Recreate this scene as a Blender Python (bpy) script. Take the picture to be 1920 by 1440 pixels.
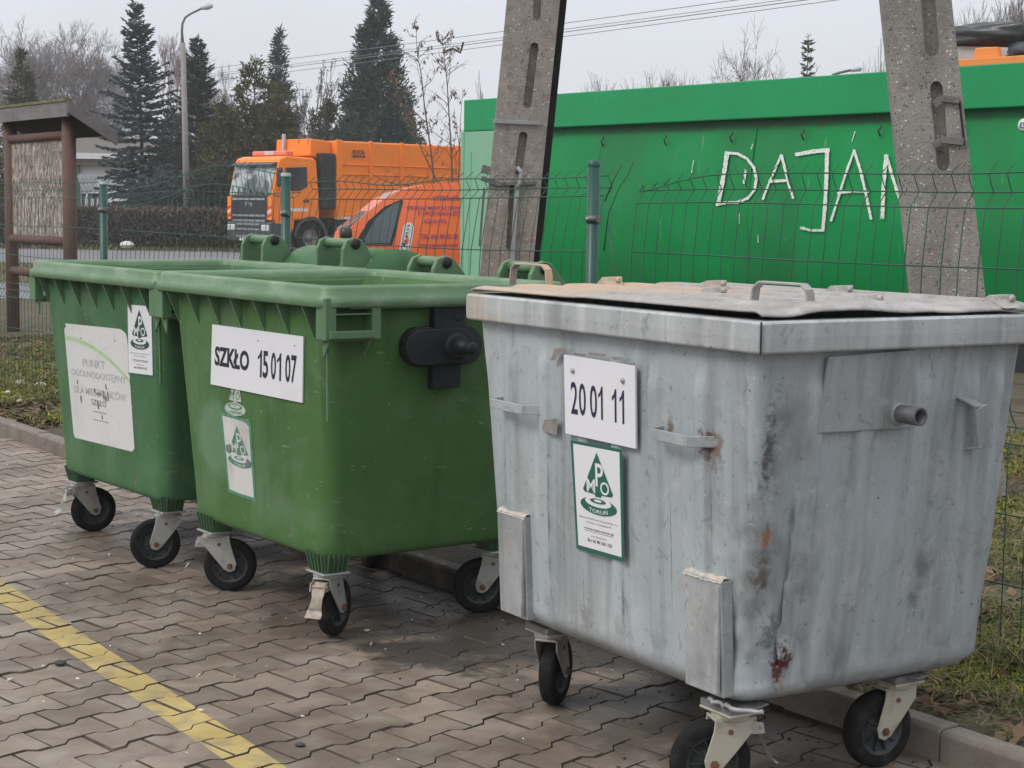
import bpy, bmesh, math, random
from mathutils import Vector, Matrix, noise
from math import sin, cos, pi, radians

random.seed(11)
SC = bpy.context.scene
COL = SC.collection
for o in list(bpy.data.objects):
    bpy.data.objects.remove(o)

# ------------------------------------------------------------------ camera
F, PITCH, ROLL, CAMH = 3208.2, 0.10118, -0.013384, 1.4608
_f = Vector((0, cos(PITCH), -sin(PITCH)))
_r0, _d0 = Vector((1, 0, 0)), Vector((0, -sin(PITCH), -cos(PITCH)))
RIGHT = cos(ROLL) * _r0 + sin(ROLL) * _d0
DOWN = -sin(ROLL) * _r0 + cos(ROLL) * _d0
FWD = _f
EYE = Vector((0, 0, CAMH))
cam_data = bpy.data.cameras.new("camera")
cam = bpy.data.objects.new("camera", cam_data)
COL.objects.link(cam)
m = Matrix.Identity(4)
for i in range(3):
    m[i][0], m[i][1], m[i][2], m[i][3] = RIGHT[i], -DOWN[i], -FWD[i], EYE[i]
cam.matrix_world = m
cam_data.sensor_width = 36
cam_data.lens = 36 * F / 1920
cam_data.clip_start, cam_data.clip_end = 0.1, 2000
SC.camera = cam

# ------------------------------------------------------------------ sky, sun, exposure
SUN_EL, SUN_AZ = radians(46), radians(242)      # azimuth measured clockwise from +Y
world = bpy.data.worlds.new("World")
SC.world = world
world.use_nodes = True
wn = world.node_tree
wn.nodes.clear()
def wnode(t, **kw):
    n = wn.nodes.new(t)
    for k, v in kw.items():
        setattr(n, k, v)
    return n
out = wnode('ShaderNodeOutputWorld')
bg = wnode('ShaderNodeBackground')
bg.inputs['Strength'].default_value = 0.1
sky = wnode('ShaderNodeTexSky', sky_type='NISHITA', sun_disc=False)
sky.sun_elevation, sky.sun_rotation = SUN_EL, SUN_AZ
sky.air_density, sky.dust_density = 1.0, 3.0
tc = wnode('ShaderNodeTexCoord')
sep = wnode('ShaderNodeSeparateXYZ')
grad = wnode('ShaderNodeMapRange')
grad.inputs['From Min'].default_value, grad.inputs['From Max'].default_value = 0.0, 0.9
ovc = wnode('ShaderNodeMix', data_type='RGBA')
ovc.inputs[6].default_value = (7.35, 7.55, 8.15, 1)       # overcast cloud layer near the horizon
ovc.inputs[7].default_value = (13.0, 13.3, 13.8, 1)     # and overhead
cl = wnode('ShaderNodeTexNoise')
cl.inputs['Scale'].default_value, cl.inputs['Detail'].default_value = 2.5, 5
clm = wnode('ShaderNodeMapRange')
clm.inputs['From Min'].default_value, clm.inputs['From Max'].default_value = 0.3, 0.7
clm.inputs['To Min'].default_value, clm.inputs['To Max'].default_value = 0.94, 1.06
cmul = wnode('ShaderNodeVectorMath', operation='SCALE')
mixs = wnode('ShaderNodeMix', data_type='RGBA')
mixs.inputs[0].default_value = 0.9
L = wn.links.new
L(tc.outputs['Generated'], sep.inputs[0]); L(sep.outputs['Z'], grad.inputs['Value'])
L(grad.outputs[0], ovc.inputs[0]); L(tc.outputs['Generated'], cl.inputs['Vector'])
L(cl.outputs['Fac'], clm.inputs['Value']); L(ovc.outputs[2], cmul.inputs[0]); L(clm.outputs[0], cmul.inputs['Scale'])
L(sky.outputs[0], mixs.inputs[6]); L(cmul.outputs[0], mixs.inputs[7])
L(mixs.outputs[2], bg.inputs['Color']); L(bg.outputs[0], out.inputs['Surface'])

sun_data = bpy.data.lights.new("sun", 'SUN')
sun_data.energy, sun_data.angle, sun_data.color = 1.5, radians(22), (1.0, 0.96, 0.9)
sun = bpy.data.objects.new("sun", sun_data)
COL.objects.link(sun)
sdir = Vector((sin(SUN_AZ) * cos(SUN_EL), cos(SUN_AZ) * cos(SUN_EL), sin(SUN_EL)))
sun.rotation_euler = sdir.to_track_quat('Z', 'Y').to_euler()
sun.location = (0, 0, 30)

SC.view_settings.view_transform = 'Standard'
SC.view_settings.look = 'None'
SC.view_settings.exposure = 0.06
SC.view_settings.gamma = 1.0
SC.render.engine = 'CYCLES'
SC.cycles.max_bounces = 5
SC.cycles.diffuse_bounces = 3
SC.cycles.use_denoising = True

# ------------------------------------------------------------------ geometry helpers
def ray(px, py):
    return (RIGHT * ((px - 960) / F) + DOWN * ((py - 720) / F) + FWD)
def at(px, py, y):
    d = ray(px, py)
    return EYE + d * (y / d.y)
def ground(px, py, z=0.0):
    d = ray(px, py)
    return EYE + d * ((z - CAMH) / d.z)
def hit(px, py, p0, n, inv=None):
    """where the line of sight meets a real plane (in a thing's own frame when inv is given)"""
    o, d = EYE.copy(), ray(px, py)
    if inv is not None:
        o2 = inv @ o
        d = (inv @ (EYE + d)) - o2
        o = o2
    n = Vector(n)
    return o + d * ((Vector(p0) - o).dot(n) / d.dot(n))

class MB:
    """collects faces, then links them as ONE mesh object"""
    def __init__(s):
        s.v, s.f, s.sm = [], [], []
        s.M = None
    def add(s, vs, fs, smooth=False):
        b = len(s.v)
        if s.M is not None:
            vs = [s.M @ Vector(q) for q in vs]
        s.v += [tuple(q) for q in vs]
        s.f += [tuple(i + b for i in f) for f in fs]
        s.sm += [smooth] * len(fs)
    def box(s, c, d, rz=0, M=None):
        x, y, z = d[0] / 2, d[1] / 2, d[2] / 2
        R = Matrix.Rotation(rz, 3, 'Z') if M is None else M
        vs = [Vector(c) + R @ Vector((a * x, b * y, e * z)) for a in (-1, 1) for b in (-1, 1) for e in (-1, 1)]
        s.add(vs, [(0, 1, 3, 2), (4, 6, 7, 5), (0, 4, 5, 1), (2, 3, 7, 6), (0, 2, 6, 4), (1, 5, 7, 3)])
    def bar(s, a, b, w, t, up=(0, 0, 1)):
        a, b = Vector(a), Vector(b)
        d = (b - a)
        L_ = d.length
        d.normalize()
        u = Vector(up)
        x = d.cross(u)
        if x.length < 1e-4:
            x = d.cross(Vector((1, 0, 0)))
        x.normalize()
        z = x.cross(d)
        R = Matrix((x, d, z)).transposed()
        s.box((a + b) / 2, (w, L_, t), M=R)
    def tube(s, pts, r, n=8, smooth=True, caps=True):
        pts = [Vector(p) for p in pts]
        rs = r if isinstance(r, (list, tuple)) else [r] * len(pts)
        vs, fs = [], []
        prev = None
        for i, p in enumerate(pts):
            a = pts[max(i - 1, 0)]
            b = pts[min(i + 1, len(pts) - 1)]
            t = (b - a)
            if t.length < 1e-9:
                t = Vector((0, 0, 1))
            t.normalize()
            if prev is None:
                x = t.cross(Vector((0, 0, 1)))
                if x.length < 1e-3:
                    x = t.cross(Vector((0, 1, 0)))
            else:
                x = prev - t * prev.dot(t)
            x.normalize()
            prev = x
            y = t.cross(x)
            for k in range(n):
                an = 2 * pi * k / n
                vs.append(p + (x * cos(an) + y * sin(an)) * rs[i])
        for i in range(len(pts) - 1):
            for k in range(n):
                k2 = (k + 1) % n
                fs.append((i * n + k, i * n + k2, (i + 1) * n + k2, (i + 1) * n + k))
        s.add(vs, fs, smooth)
        if caps and n > 2:
            s.add([vs[k] for k in range(n)], [tuple(range(n - 1, -1, -1))])
            s.add([vs[-n + k] for k in range(n)], [tuple(range(n))])
    def lathe(s, prof, c, axis, n=32, smooth=True):
        """prof: (radius, offset along axis)"""
        ax = Vector(axis).normalized()
        x = ax.cross(Vector((0, 0, 1)))
        if x.length < 1e-3:
            x = Vector((1, 0, 0))
        x.normalize()
        y = ax.cross(x)
        c = Vector(c)
        vs, fs = [], []
        for (r, h) in prof:
            for k in range(n):
                a = 2 * pi * k / n
                vs.append(c + ax * h + (x * cos(a) + y * sin(a)) * r)
        for i in range(len(prof) - 1):
            for k in range(n):
                k2 = (k + 1) % n
                fs.append((i * n + k, i * n + k2, (i + 1) * n + k2, (i + 1) * n + k))
        s.add(vs, fs, smooth)
    def prism(s, poly, d):
        """poly: 3-D points in order; d: extrusion vector"""
        n = len(poly)
        a = [Vector(p) for p in poly]
        b = [p + Vector(d) for p in a]
        fs = [tuple(range(n - 1, -1, -1)), tuple(range(n, 2 * n))]
        fs += [(i, (i + 1) % n, n + (i + 1) % n, n + i) for i in range(n)]
        s.add(a + b, fs)
    def grid(s, fn, us, vs_, smooth=True, close=False):
        P = [fn(u, v) for v in vs_ for u in us]
        nu = len(us)
        fs = []
        for j in range(len(vs_) - 1):
            for i in range(nu if close else nu - 1):
                i2 = (i + 1) % nu
                fs.append((j * nu + i, j * nu + i2, (j + 1) * nu + i2, (j + 1) * nu + i))
        s.add(P, fs, smooth)
    def build(s, name, mat, parent=None, bevel=0.0, label=None, recalc=True, seg=2):
        me = bpy.data.meshes.new(name)
        me.from_pydata(s.v, [], s.f)
        me.polygons.foreach_set('use_smooth', s.sm)
        if recalc:
            bm = bmesh.new()
            bm.from_mesh(me)
            bmesh.ops.remove_doubles(bm, verts=bm.verts, dist=1e-5)
            bmesh.ops.recalc_face_normals(bm, faces=bm.faces)
            bm.to_mesh(me)
            bm.free()
        me.materials.append(mat)
        o = bpy.data.objects.new(name, me)
        COL.objects.link(o)
        if parent is not None:
            o.parent = parent
        if bevel:
            b = o.modifiers.new("bevel", 'BEVEL')
            b.width, b.segments, b.limit_method, b.angle_limit = bevel, seg, 'ANGLE', radians(40)
            b.harden_normals = False
        if label:
            o['label'] = label
        return o

def tag(o, label=None, cat=None, group=None, kind=None):
    if label: o['label'] = label
    if cat: o['category'] = cat
    if group: o['group'] = group
    if kind: o['kind'] = kind
    return o
def thing(name, label, cat, loc=(0, 0, 0), rz=0.0, group=None):
    o = bpy.data.objects.new(name, None)
    COL.objects.link(o)
    o.empty_display_size = 0.2
    o.location = loc
    o.rotation_euler = (0, 0, rz)
    return tag(o, label, cat, group)
def inverse(o):
    return (Matrix.Translation(o.location) @ o.rotation_euler.to_matrix().to_4x4()).inverted()
def copy_tree(o, parent=None):
    c = o.copy()
    COL.objects.link(c)
    if parent is not None:
        c.parent = parent
    for ch in [q for q in bpy.data.objects if q.parent == o]:
        copy_tree(ch, c)
    return c

# lettering and flat art laid on a quad c00 c10 c11 c01
class Quad:
    def __init__(s, c00, c10, c11, c01):
        s.c = [Vector(q) for q in (c00, c10, c11, c01)]
        s.n = (s.c[1] - s.c[0]).cross(s.c[3] - s.c[0]).normalized()
    def p(s, u, v, h=0.0):
        a, b, c, d = s.c
        return a * (1 - u) * (1 - v) + b * u * (1 - v) + c * u * v + d * (1 - u) * v + s.n * h
    def poly(s, mb, pts, h):
        mb.add([s.p(u, v, h) for u, v in pts], [tuple(range(len(pts)))])
    def slab(s, mb, pts, h0, h1):
        n = len(pts)
        vs = [s.p(u, v, h1) for u, v in pts] + [s.p(u, v, h0) for u, v in pts]
        mb.add(vs, [tuple(range(n))] + [(i, (i + 1) % n, n + (i + 1) % n, n + i) for i in range(n)])
    def ring(s, mb, outer, inner, h):
        n = len(outer)
        vs = [s.p(u, v, h) for u, v in outer] + [s.p(u, v, h) for u, v in inner]
        mb.add(vs, [(i, (i + 1) % n, n + (i + 1) % n, n + i) for i in range(n)])
    def stroke(s, mb, pts, w, h, asp=1.0):
        """ribbon along pts (u,v); w in u units, asp = quad width / height"""
        for i in range(len(pts) - 1):
            (a, b), (c, d) = pts[i], pts[i + 1]
            dx, dy = (c - a) * asp, (d - b)
            l = math.hypot(dx, dy) or 1
            nx, ny = -dy / l * w / 2 , dx / l * w / 2 * asp
            s.poly(mb, [(a - nx, b - ny), (a + nx, b + ny), (c + nx, d + ny), (c - nx, d - ny)][::-1], h + i * 2e-5)
_txt = {}
def glyphs(string, bold=0.0):
    key = (string, bold)
    if key not in _txt:
        cu = bpy.data.curves.new("lettering", 'FONT')
        cu.body = string
        cu.resolution_u = 3
        cu.offset = bold
        o = bpy.data.objects.new("lettering", cu)
        COL.objects.link(o)
        bpy.context.view_layer.update()
        dg = bpy.context.evaluated_depsgraph_get()
        me = bpy.data.meshes.new_from_object(o.evaluated_get(dg))
        vs = [(q.co.x, q.co.y) for q in me.vertices]
        fs = [tuple(p.vertices) for p in me.polygons]
        bpy.data.objects.remove(o)
        bpy.data.curves.remove(cu)
        bpy.data.meshes.remove(me)
        xs = [q[0] for q in vs]; ys = [q[1] for q in vs]
        _txt[key] = (vs, fs, min(xs), max(xs), min(ys), max(ys))
    return _txt[key]
def write(mb, quad, rect, string, h, bold=0.0, warp=None):
    vs, fs, x0, x1, y0, y1 = glyphs(string, bold)
    u0, v0, u1, v1 = rect
    pts = []
    for x, y in vs:
        u = u0 + (x - x0) / (x1 - x0) * (u1 - u0)
        v = v0 + (y - y0) / (y1 - y0) * (v1 - v0)
        if warp:
            u, v = warp(u, v)
        pts.append(quad.p(u, v, h))
    mb.add(pts, fs)
# ------------------------------------------------------------------ materials
class Mat:
    """small wrapper: a principled material whose colour is a stack of layers"""
    def __init__(s, name, col, rough=0.6, metal=0.0, spec=0.5, coord='Object'):
        s.m = bpy.data.materials.new(name)
        s.m.use_nodes = True
        s.t = s.m.node_tree
        s.b = s.t.nodes['Principled BSDF']
        s.b.inputs['Roughness'].default_value = rough
        s.b.inputs['Metallic'].default_value = metal
        s.b.inputs['Specular IOR Level'].default_value = spec
        s.tc = s.t.nodes.new('ShaderNodeTexCoord')
        s.co = s.tc.outputs[coord]
        rgb = s.t.nodes.new('ShaderNodeRGB')
        rgb.outputs[0].default_value = (*col, 1)
        s.c = rgb.outputs[0]
        s.done()
    def L(s, a, b): s.t.links.new(a, b)
    def N(s, t, **kw):
        n = s.t.nodes.new(t)
        for k, v in kw.items(): setattr(n, k, v)
        return n
    def done(s):
        s.L(s.c, s.b.inputs['Base Color'])
        return s
    def mapped(s, scale=(1, 1, 1), loc=(0, 0, 0)):
        mp = s.N('ShaderNodeMapping')
        mp.inputs['Scale'].default_value = scale
        mp.inputs['Location'].default_value = loc
        s.L(s.co, mp.inputs[0])
        return mp.outputs[0]
    def noise(s, scale, detail=4, rough=0.55, stretch=(1, 1, 1), loc=(0, 0, 0), dist=0.0):
        n = s.N('ShaderNodeTexNoise')
        n.inputs['Scale'].default_value = scale
        n.inputs['Detail'].default_value = detail
        n.inputs['Roughness'].default_value = rough
        n.inputs['Distortion'].default_value = dist
        s.L(s.mapped(stretch, loc), n.inputs['Vector'])
        return n.outputs['Fac']
    def ramp(s, fac, lo, hi, a=0.0, b=1.0):
        r = s.N('ShaderNodeMapRange')
        r.inputs['From Min'].default_value, r.inputs['From Max'].default_value = lo, hi
        r.inputs['To Min'].default_value, r.inputs['To Max'].default_value = a, b
        s.L(fac, r.inputs['Value'])
        return r.outputs[0]
    def math(s, op, a, b=None):
        n = s.N('ShaderNodeMath', operation=op)
        for i, q in enumerate((a, b)):
            if q is None: continue
            if isinstance(q, (int, float)): n.inputs[i].default_value = q
            else: s.L(q, n.inputs[i])
        return n.outputs[0]
    def layer(s, col, mask, blend='MIX'):
        mx = s.N('ShaderNodeMix', data_type='RGBA', blend_type=blend)
        s.L(mask, mx.inputs[0])
        s.L(s.c, mx.inputs[6])
        if isinstance(col, tuple): mx.inputs[7].default_value = (*col, 1)
        else: s.L(col, mx.inputs[7])
        s.c = mx.outputs[2]
        return s.done()
    def vary(s, amt, scale, stretch=(1, 1, 1), detail=4):
        """lighten / darken by noise"""
        f = s.ramp(s.noise(scale, detail, stretch=stretch), 0.3, 0.7, 1 - amt, 1 + amt)
        mx = s.N('ShaderNodeVectorMath', operation='SCALE')
        s.L(s.c, mx.inputs[0]); s.L(f, mx.inputs['Scale'])
        s.c = mx.outputs[0]
        return s.done()
    def island(s, amt):
        g = s.N('ShaderNodeNewGeometry')
        f = s.ramp(g.outputs['Random Per Island'], 0, 1, 1 - amt, 1 + amt)
        mx = s.N('ShaderNodeVectorMath', operation='SCALE')
        s.L(s.c, mx.inputs[0]); s.L(f, mx.inputs['Scale'])
        s.c = mx.outputs[0]
        return s.done()
    def island_ramp(s, cols):
        g = s.N('ShaderNodeNewGeometry')
        r = s.N('ShaderNodeValToRGB')
        e = r.color_ramp.elements
        while len(e) < len(cols): e.new(0.5)
        for i, c in enumerate(cols):
            e[i].position = i / (len(cols) - 1)
            e[i].color = (*c, 1)
        s.L(g.outputs['Random Per Island'], r.inputs[0])
        s.c = r.outputs[0]
        return s.done()
    def blotch(s, col, scale, lo, hi, amt=1.0, stretch=(1, 1, 1), detail=5, loc=(0, 0, 0), dist=0.0):
        return s.layer(col, s.ramp(s.noise(scale, detail, stretch=stretch, loc=loc, dist=dist), lo, hi, 0, amt))
    def spot(s, col, centre, radii, amt=1.0, edge=0.5, nscale=18, namt=0.9):
        """one stain of its own shape at a place on the thing"""
        mp = s.N('ShaderNodeMapping', vector_type='POINT')
        mp.inputs['Scale'].default_value = tuple(1 / r for r in radii)
        mp.inputs['Location'].default_value = tuple(-c / r for c, r in zip(centre, radii))
        s.L(s.co, mp.inputs[0])
        ln = s.N('ShaderNodeVectorMath', operation='LENGTH')
        s.L(mp.outputs[0], ln.inputs[0])
        nz = s.ramp(s.noise(nscale, 6, 0.65), 0.25, 0.75, -namt, namt)
        d = s.math('ADD', ln.outputs['Value'], nz)
        return s.layer(col, s.ramp(d, 1.0, 1.0 - edge, 0, amt))
    def bump(s, scale, strength, dist=0.01, detail=6, stretch=(1, 1, 1)):
        f = s.noise(scale, detail, 0.6, stretch)
        bp = s.N('ShaderNodeBump')
        bp.inputs['Strength'].default_value, bp.inputs['Distance'].default_value = strength, dist
        s.L(f, bp.inputs['Height'])
        old = s.b.inputs['Normal']
        if old.is_linked: s.L(old.links[0].from_socket, bp.inputs['Normal'])
        s.L(bp.outputs[0], s.b.inputs['Normal'])
        return s
    def rvary(s, lo, hi, scale):
        s.L(s.ramp(s.noise(scale), 0.3, 0.7, lo, hi), s.b.inputs['Roughness'])
        return s

def simple(name, col, rough=0.6, metal=0.0, var=0.15, scale=4, bump=0.0, bscale=80):
    q = Mat(name, col, rough, metal)
    if var: q.vary(var, scale)
    if bump: q.bump(bscale, bump)
    return q.m

M = {}
GREEN = (0.062, 0.165, 0.066)
def green_plastic(name, base):
    q = Mat(name, base, 0.42, spec=0.16)
    q.vary(0.10, 2.2)
    q.blotch((0.18, 0.25, 0.17), 3.5, 0.58, 0.80, 0.22)
    q.blotch((0.20, 0.27, 0.18), 9, 0.60, 0.75, 0.16, stretch=(1, 1, 0.12))
    q.blotch((0.05, 0.075, 0.04), 5, 0.58, 0.78, 0.35, loc=(3, 1, 0))
    q.blotch((0.30, 0.33, 0.27), 70, 0.70, 0.78, 0.5)
    q.blotch((0.035, 0.05, 0.03), 4, 0.50, 0.75, 0.5, stretch=(1.5, 1.5, 0.2), loc=(9, 2, 5))
    q.blotch((0.15, 0.22, 0.14), 2.2, 0.50, 0.66, 0.28, loc=(5, 5, 2), dist=2.2)
    q.blotch((0.26, 0.30, 0.22), 30, 0.66, 0.71, 0.5, stretch=(0.4, 0.4, 1.2), detail=3, dist=1.5)
    q.rvary(0.36, 0.58, 6)
    q.bump(160, 0.06, 0.004)
    return q
M['green_far'] = green_plastic('green_plastic_cool', (0.058, 0.150, 0.066)).m
_g = green_plastic('green_plastic_worn', (0.068, 0.152, 0.048))
_g.spot((0.15, 0.27, 0.17), (-0.30, -0.43, 0.60), (0.17, 0.2, 0.17), 0.55, 0.35, 7, 0.25)
_g.spot((0.20, 0.28, 0.19), (0.2, -0.43, 0.42), (0.25, 0.2, 0.10), 0.25, 0.8, 5, 0.5)
M['green_worn'] = _g.m
M['green_rim'] = (lambda q: (q.blotch((0.30, 0.36, 0.27), 6, 0.48, 0.75, 0.6, stretch=(1, 1, 2)), q.bump(120, .08, .004), q.m)[2])(Mat('green_rim_faded', (0.105, 0.20, 0.098), 0.45))
M['green_dark'] = simple('green_moulding', (0.10, 0.19, 0.092), 0.5)
M['black_plastic'] = (lambda q: (q.blotch((0.06, 0.063, 0.066), 5, 0.45, 0.75, 0.4), q.bump(140, .1, .003), q.m)[2])(Mat('black_plastic', (0.014, 0.016, 0.019), 0.5, spec=.3))
M['rubber'] = (lambda q: (q.blotch((0.08, 0.072, 0.06), 14, 0.54, 0.74, 0.5), q.bump(90, .15, .003), q.m)[2])(Mat('tyre_rubber', (0.014, 0.014, 0.014), 0.85, spec=.15))
M['hub'] = simple('wheel_plastic', (0.028, 0.032, 0.033), 0.55, var=0.3, scale=20)
M['zinc'] = (lambda q: (q.blotch((0.20, 0.16, 0.12), 22, 0.52, 0.72, 0.6), q.bump(70, .1, .003), q.m)[2])(Mat('zinc_steel', (0.40, 0.40, 0.38), 0.45, 0.35))
M['mount_grey'] = simple('dirty_mount_steel', (.17, .165, .155), .7, .2, .3, 20)
M['zinc_tan'] = (lambda q: (q.blotch((0.20, 0.13, 0.08), 18, 0.52, 0.75, 0.6), q.bump(60, .12, .003), q.m)[2])(Mat('yellowed_steel', (0.42, 0.40, 0.33), 0.55, 0.15))
M['bolt'] = simple('rusty_bolt', (0.16, 0.085, 0.05), 0.8, 0.2, 0.4, 60)
M['brake'] = simple('brake_pedal_paint', (0.36, 0.30, 0.25), 0.6, 0.1, 0.35, 40)

def grey_metal(name, base):
    q = Mat(name, base, 0.5, 0.12, 0.45)
    q.vary(0.10, 2.0)
    q.vary(0.10, 7, stretch=(1, 1, 0.18))
    q.blotch((0.52, 0.54, 0.55), 16, 0.56, 0.72, 0.45, stretch=(1, 1, 0.07))
    q.blotch((0.17, 0.18, 0.19), 11, 0.57, 0.75, 0.55, stretch=(1, 1, 0.10), loc=(4, 2, 7))
    q.blotch((0.30, 0.25, 0.22), 4, 0.56, 0.76, 0.35, stretch=(1, 1, 0.5), loc=(1, 5, 3))
    q.blotch((0.12, 0.12, 0.12), 55, 0.68, 0.76, 0.8, detail=2)
    q.blotch((0.62, 0.63, 0.63), 80, 0.69, 0.76, 0.6, detail=2, loc=(2, 2, 2))
    q.rvary(0.40, 0.65, 5)
    q.blotch((0.165, 0.17, 0.18), 7, 0.52, 0.70, 0.5, stretch=(2.0, 2.0, 0.12), loc=(2, 8, 1), dist=.3)
    q.blotch((0.50, 0.50, 0.49), 8, 0.56, 0.72, 0.45, loc=(6, 1, 1), dist=1.6)
    q.blotch((0.20, 0.205, 0.21), 14, 0.60, 0.68, 0.5, loc=(1, 9, 4), dist=2.4)
    q.blotch((0.55, 0.56, 0.56), 40, 0.63, 0.68, 0.28, stretch=(1, 1, .35), detail=4, loc=(4, 4, 4), dist=2)
    q.blotch((0.12, 0.12, 0.12), 45, 0.66, 0.69, 0.38, stretch=(1, 1, .22), detail=4, loc=(8, 1, 6), dist=2.5)
    q.blotch((0.16, 0.16, 0.165), 60, 0.67, 0.73, 0.4, stretch=(0.45, 0.45, 1.2), detail=3, dist=1.4)
    q.bump(5, 0.16, 0.02, 3)
    q.bump(60, 0.10, 0.004)
    return q
_m = grey_metal('grey_painted_steel', (0.372, 0.415, 0.430))
M['_grey_body'] = _m
M['grey_rim'] = (lambda q: (q.spot((0.42, 0.37, 0.30), (-0.62, -0.48, 1.18), (0.14, .2, .2), 0.8, .6, 9), q.blotch((.62, .63, .62), 22, .5, .68, .45, stretch=(1, 1, .08), loc=(0, 3, 0)), q.m)[2])(grey_metal('grey_rim_steel', (0.41, 0.425, 0.43)))
M['grey_lid'] = (lambda q: (q.spot((0.50, 0.35, 0.22), (-0.50, -0.2, 1.25), (0.62, .46, .5), 0.85, .7, 5, .5), q.spot((0.48, 0.30, 0.22), (-0.2, 0.05, 1.25), (0.42, .12, .5), 0.6, .8, 8, .5), q.m)[2])(grey_metal('grey_lid_steel', (0.345, 0.325, 0.305)))
M['grey_part'] = grey_metal('grey_fitting_steel', (0.34, 0.365, 0.375)).m
M['grey_channel'] = (lambda q: (q.blotch((.20, .21, .21), 7, .45, .65, .6), q.m)[1])(grey_metal('grey_channel_steel', (0.36, 0.375, 0.375)))
M['green_mount'] = simple('green_foot_moulding', (0.055, 0.115, 0.058), 0.55)
M['weld_foam'] = simple('pale_sealant', (0.50, 0.45, 0.39), 0.9, var=.25, scale=50, bump=.6, bscale=90)
M['trunnion_pipe'] = simple('dark_pipe_steel', (0.12, 0.12, 0.125), 0.5, 0.3, .3, 25, .1)
M['gap_dark'] = simple('dark_gap_paint', (0.02, 0.02, 0.02), 0.9)
M['white_sign'] = (lambda q: (q.blotch((.55, .55, .56), 6, .52, .8, .35), q.m)[1])(Mat('white_sign_plastic', (0.74, 0.74, 0.77), 0.45))
M['faded_white'] = (lambda q: (q.blotch((.44, .44, .43), 4, .48, .75, .5), q.blotch((.36, .36, .34), 26, .60, .75, .5), q.m)[2])(Mat('faded_white_film', (0.62, 0.62, 0.61), 0.5))
M['sticker'] = simple('white_sticker_film', (0.72, 0.72, 0.74), 0.4, var=.04)
M['ink'] = simple('black_ink', (0.015, 0.014, 0.022), 0.6, var=0)
M['ink_violet'] = simple('dark_violet_ink', (0.022, 0.016, 0.055), 0.6, var=0)
M['ink_green'] = simple('emblem_green', (0.012, 0.115, 0.075), 0.5, var=.08, scale=30)
M['ink_dark_green'] = simple('emblem_dark_green', (0.015, 0.055, 0.048), 0.5, var=.1, scale=30)
M['ink_faded'] = simple('faded_grey_ink', (0.40, 0.40, 0.40), 0.6, var=.15, scale=30)
M['ink_mid'] = simple('worn_grey_ink', (0.17, 0.17, 0.165), 0.6, var=.2, scale=40)
M['arc_green'] = simple('pale_green_ink', (0.40, 0.53, 0.30), 0.6, var=.1, scale=20)
M['ghost_white'] = simple('worn_white_print', (0.42, 0.50, 0.44), 0.6, var=.25, scale=45)
M['sticker_grey'] = (lambda q: (q.blotch((.42, .38, .36), 5, .42, .62, .8, stretch=(1, 1, 1)), q.m)[1])(Mat('weathered_sticker', (0.58, 0.57, 0.55), .6))
M['teal_edge'] = simple('weathered_green_edge', (0.07, 0.22, 0.14), .6, var=.3, scale=50)
M['torn_brown'] = simple('torn_label_residue', (0.24, 0.21, 0.19), .8, var=.25, scale=30)
# ------------------------------------------------------------------ the setting
KTH = radians(35.0)                                   # direction of kerb and fence
KU = Vector((-sin(KTH), cos(KTH), 0))                 # along the kerb, away
KW = Vector((cos(KTH), sin(KTH), 0))                  # across the kerb, away
def kw(w, u, z=0.0): return KW * w + KU * u + Vector((0, 0, z))

q = Mat('paver_concrete', (0.212, 0.164, 0.126), 0.6)
q.island(0.26)
q.vary(0.16, 1.3); q.vary(0.14, 14)
q.blotch((0.272, 0.236, 0.196), 6, 0.46, 0.68, 0.8)
q.blotch((0.105, 0.076, 0.056), 2.1, 0.46, 0.66, 0.8, dist=0.6)
q.blotch((0.085, 0.068, 0.055), 8, 0.56, 0.74, 0.5)
q.blotch((0.42, 0.40, 0.38), 120, 0.68, 0.76, 0.5, detail=2)
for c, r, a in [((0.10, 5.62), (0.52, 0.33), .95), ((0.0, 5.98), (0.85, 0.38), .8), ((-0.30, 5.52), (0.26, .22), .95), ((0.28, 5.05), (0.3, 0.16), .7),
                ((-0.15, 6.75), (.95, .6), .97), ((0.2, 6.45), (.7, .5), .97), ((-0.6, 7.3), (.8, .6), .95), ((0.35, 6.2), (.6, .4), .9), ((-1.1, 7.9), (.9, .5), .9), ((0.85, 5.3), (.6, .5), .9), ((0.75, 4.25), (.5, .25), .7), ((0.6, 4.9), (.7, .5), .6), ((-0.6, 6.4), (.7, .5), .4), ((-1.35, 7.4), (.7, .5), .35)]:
    q.spot((0.045, 0.038, 0.032), (c[0], c[1], 0), (r[0], r[1], 1), a, 0.40, 4.5, 0.55)  # damp dirty patches; shade under the containers is painted in as well
q.rvary(0.36, 0.80, 2.5)
q.bump(90, 0.35, 0.004); q.bump(9, 0.2, 0.01, 3)
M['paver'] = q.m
M['paver_edge'] = (lambda q: (q.vary(.35, 9), q.blotch((.13, .105, .085), 5, .52, .66, .8), q.m)[2])(Mat('grimy_paver_edge', (.070, .054, .042), .95))
q = Mat('yellow_road_paint', (0.42, 0.315, 0.105), 0.7)
q.vary(0.14, 5); q.blotch((0.22, 0.17, 0.105), 10, 0.46, 0.64, 0.75); q.blotch((0.24, 0.20, 0.17), 60, 0.62, 0.7, 0.7, detail=3)
q.blotch((0.62, 0.50, 0.20), 4, .5, .75, .5)
q.bump(90, 0.3, 0.004)
M['yellow'] = q.m
M['joint'] = simple('joint_sand', (0.030, 0.024, 0.019), 0.95, var=0.4, scale=14, bump=.5, bscale=150)
q = Mat('kerb_concrete', (0.20, 0.170, 0.142), 0.85)
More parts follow.
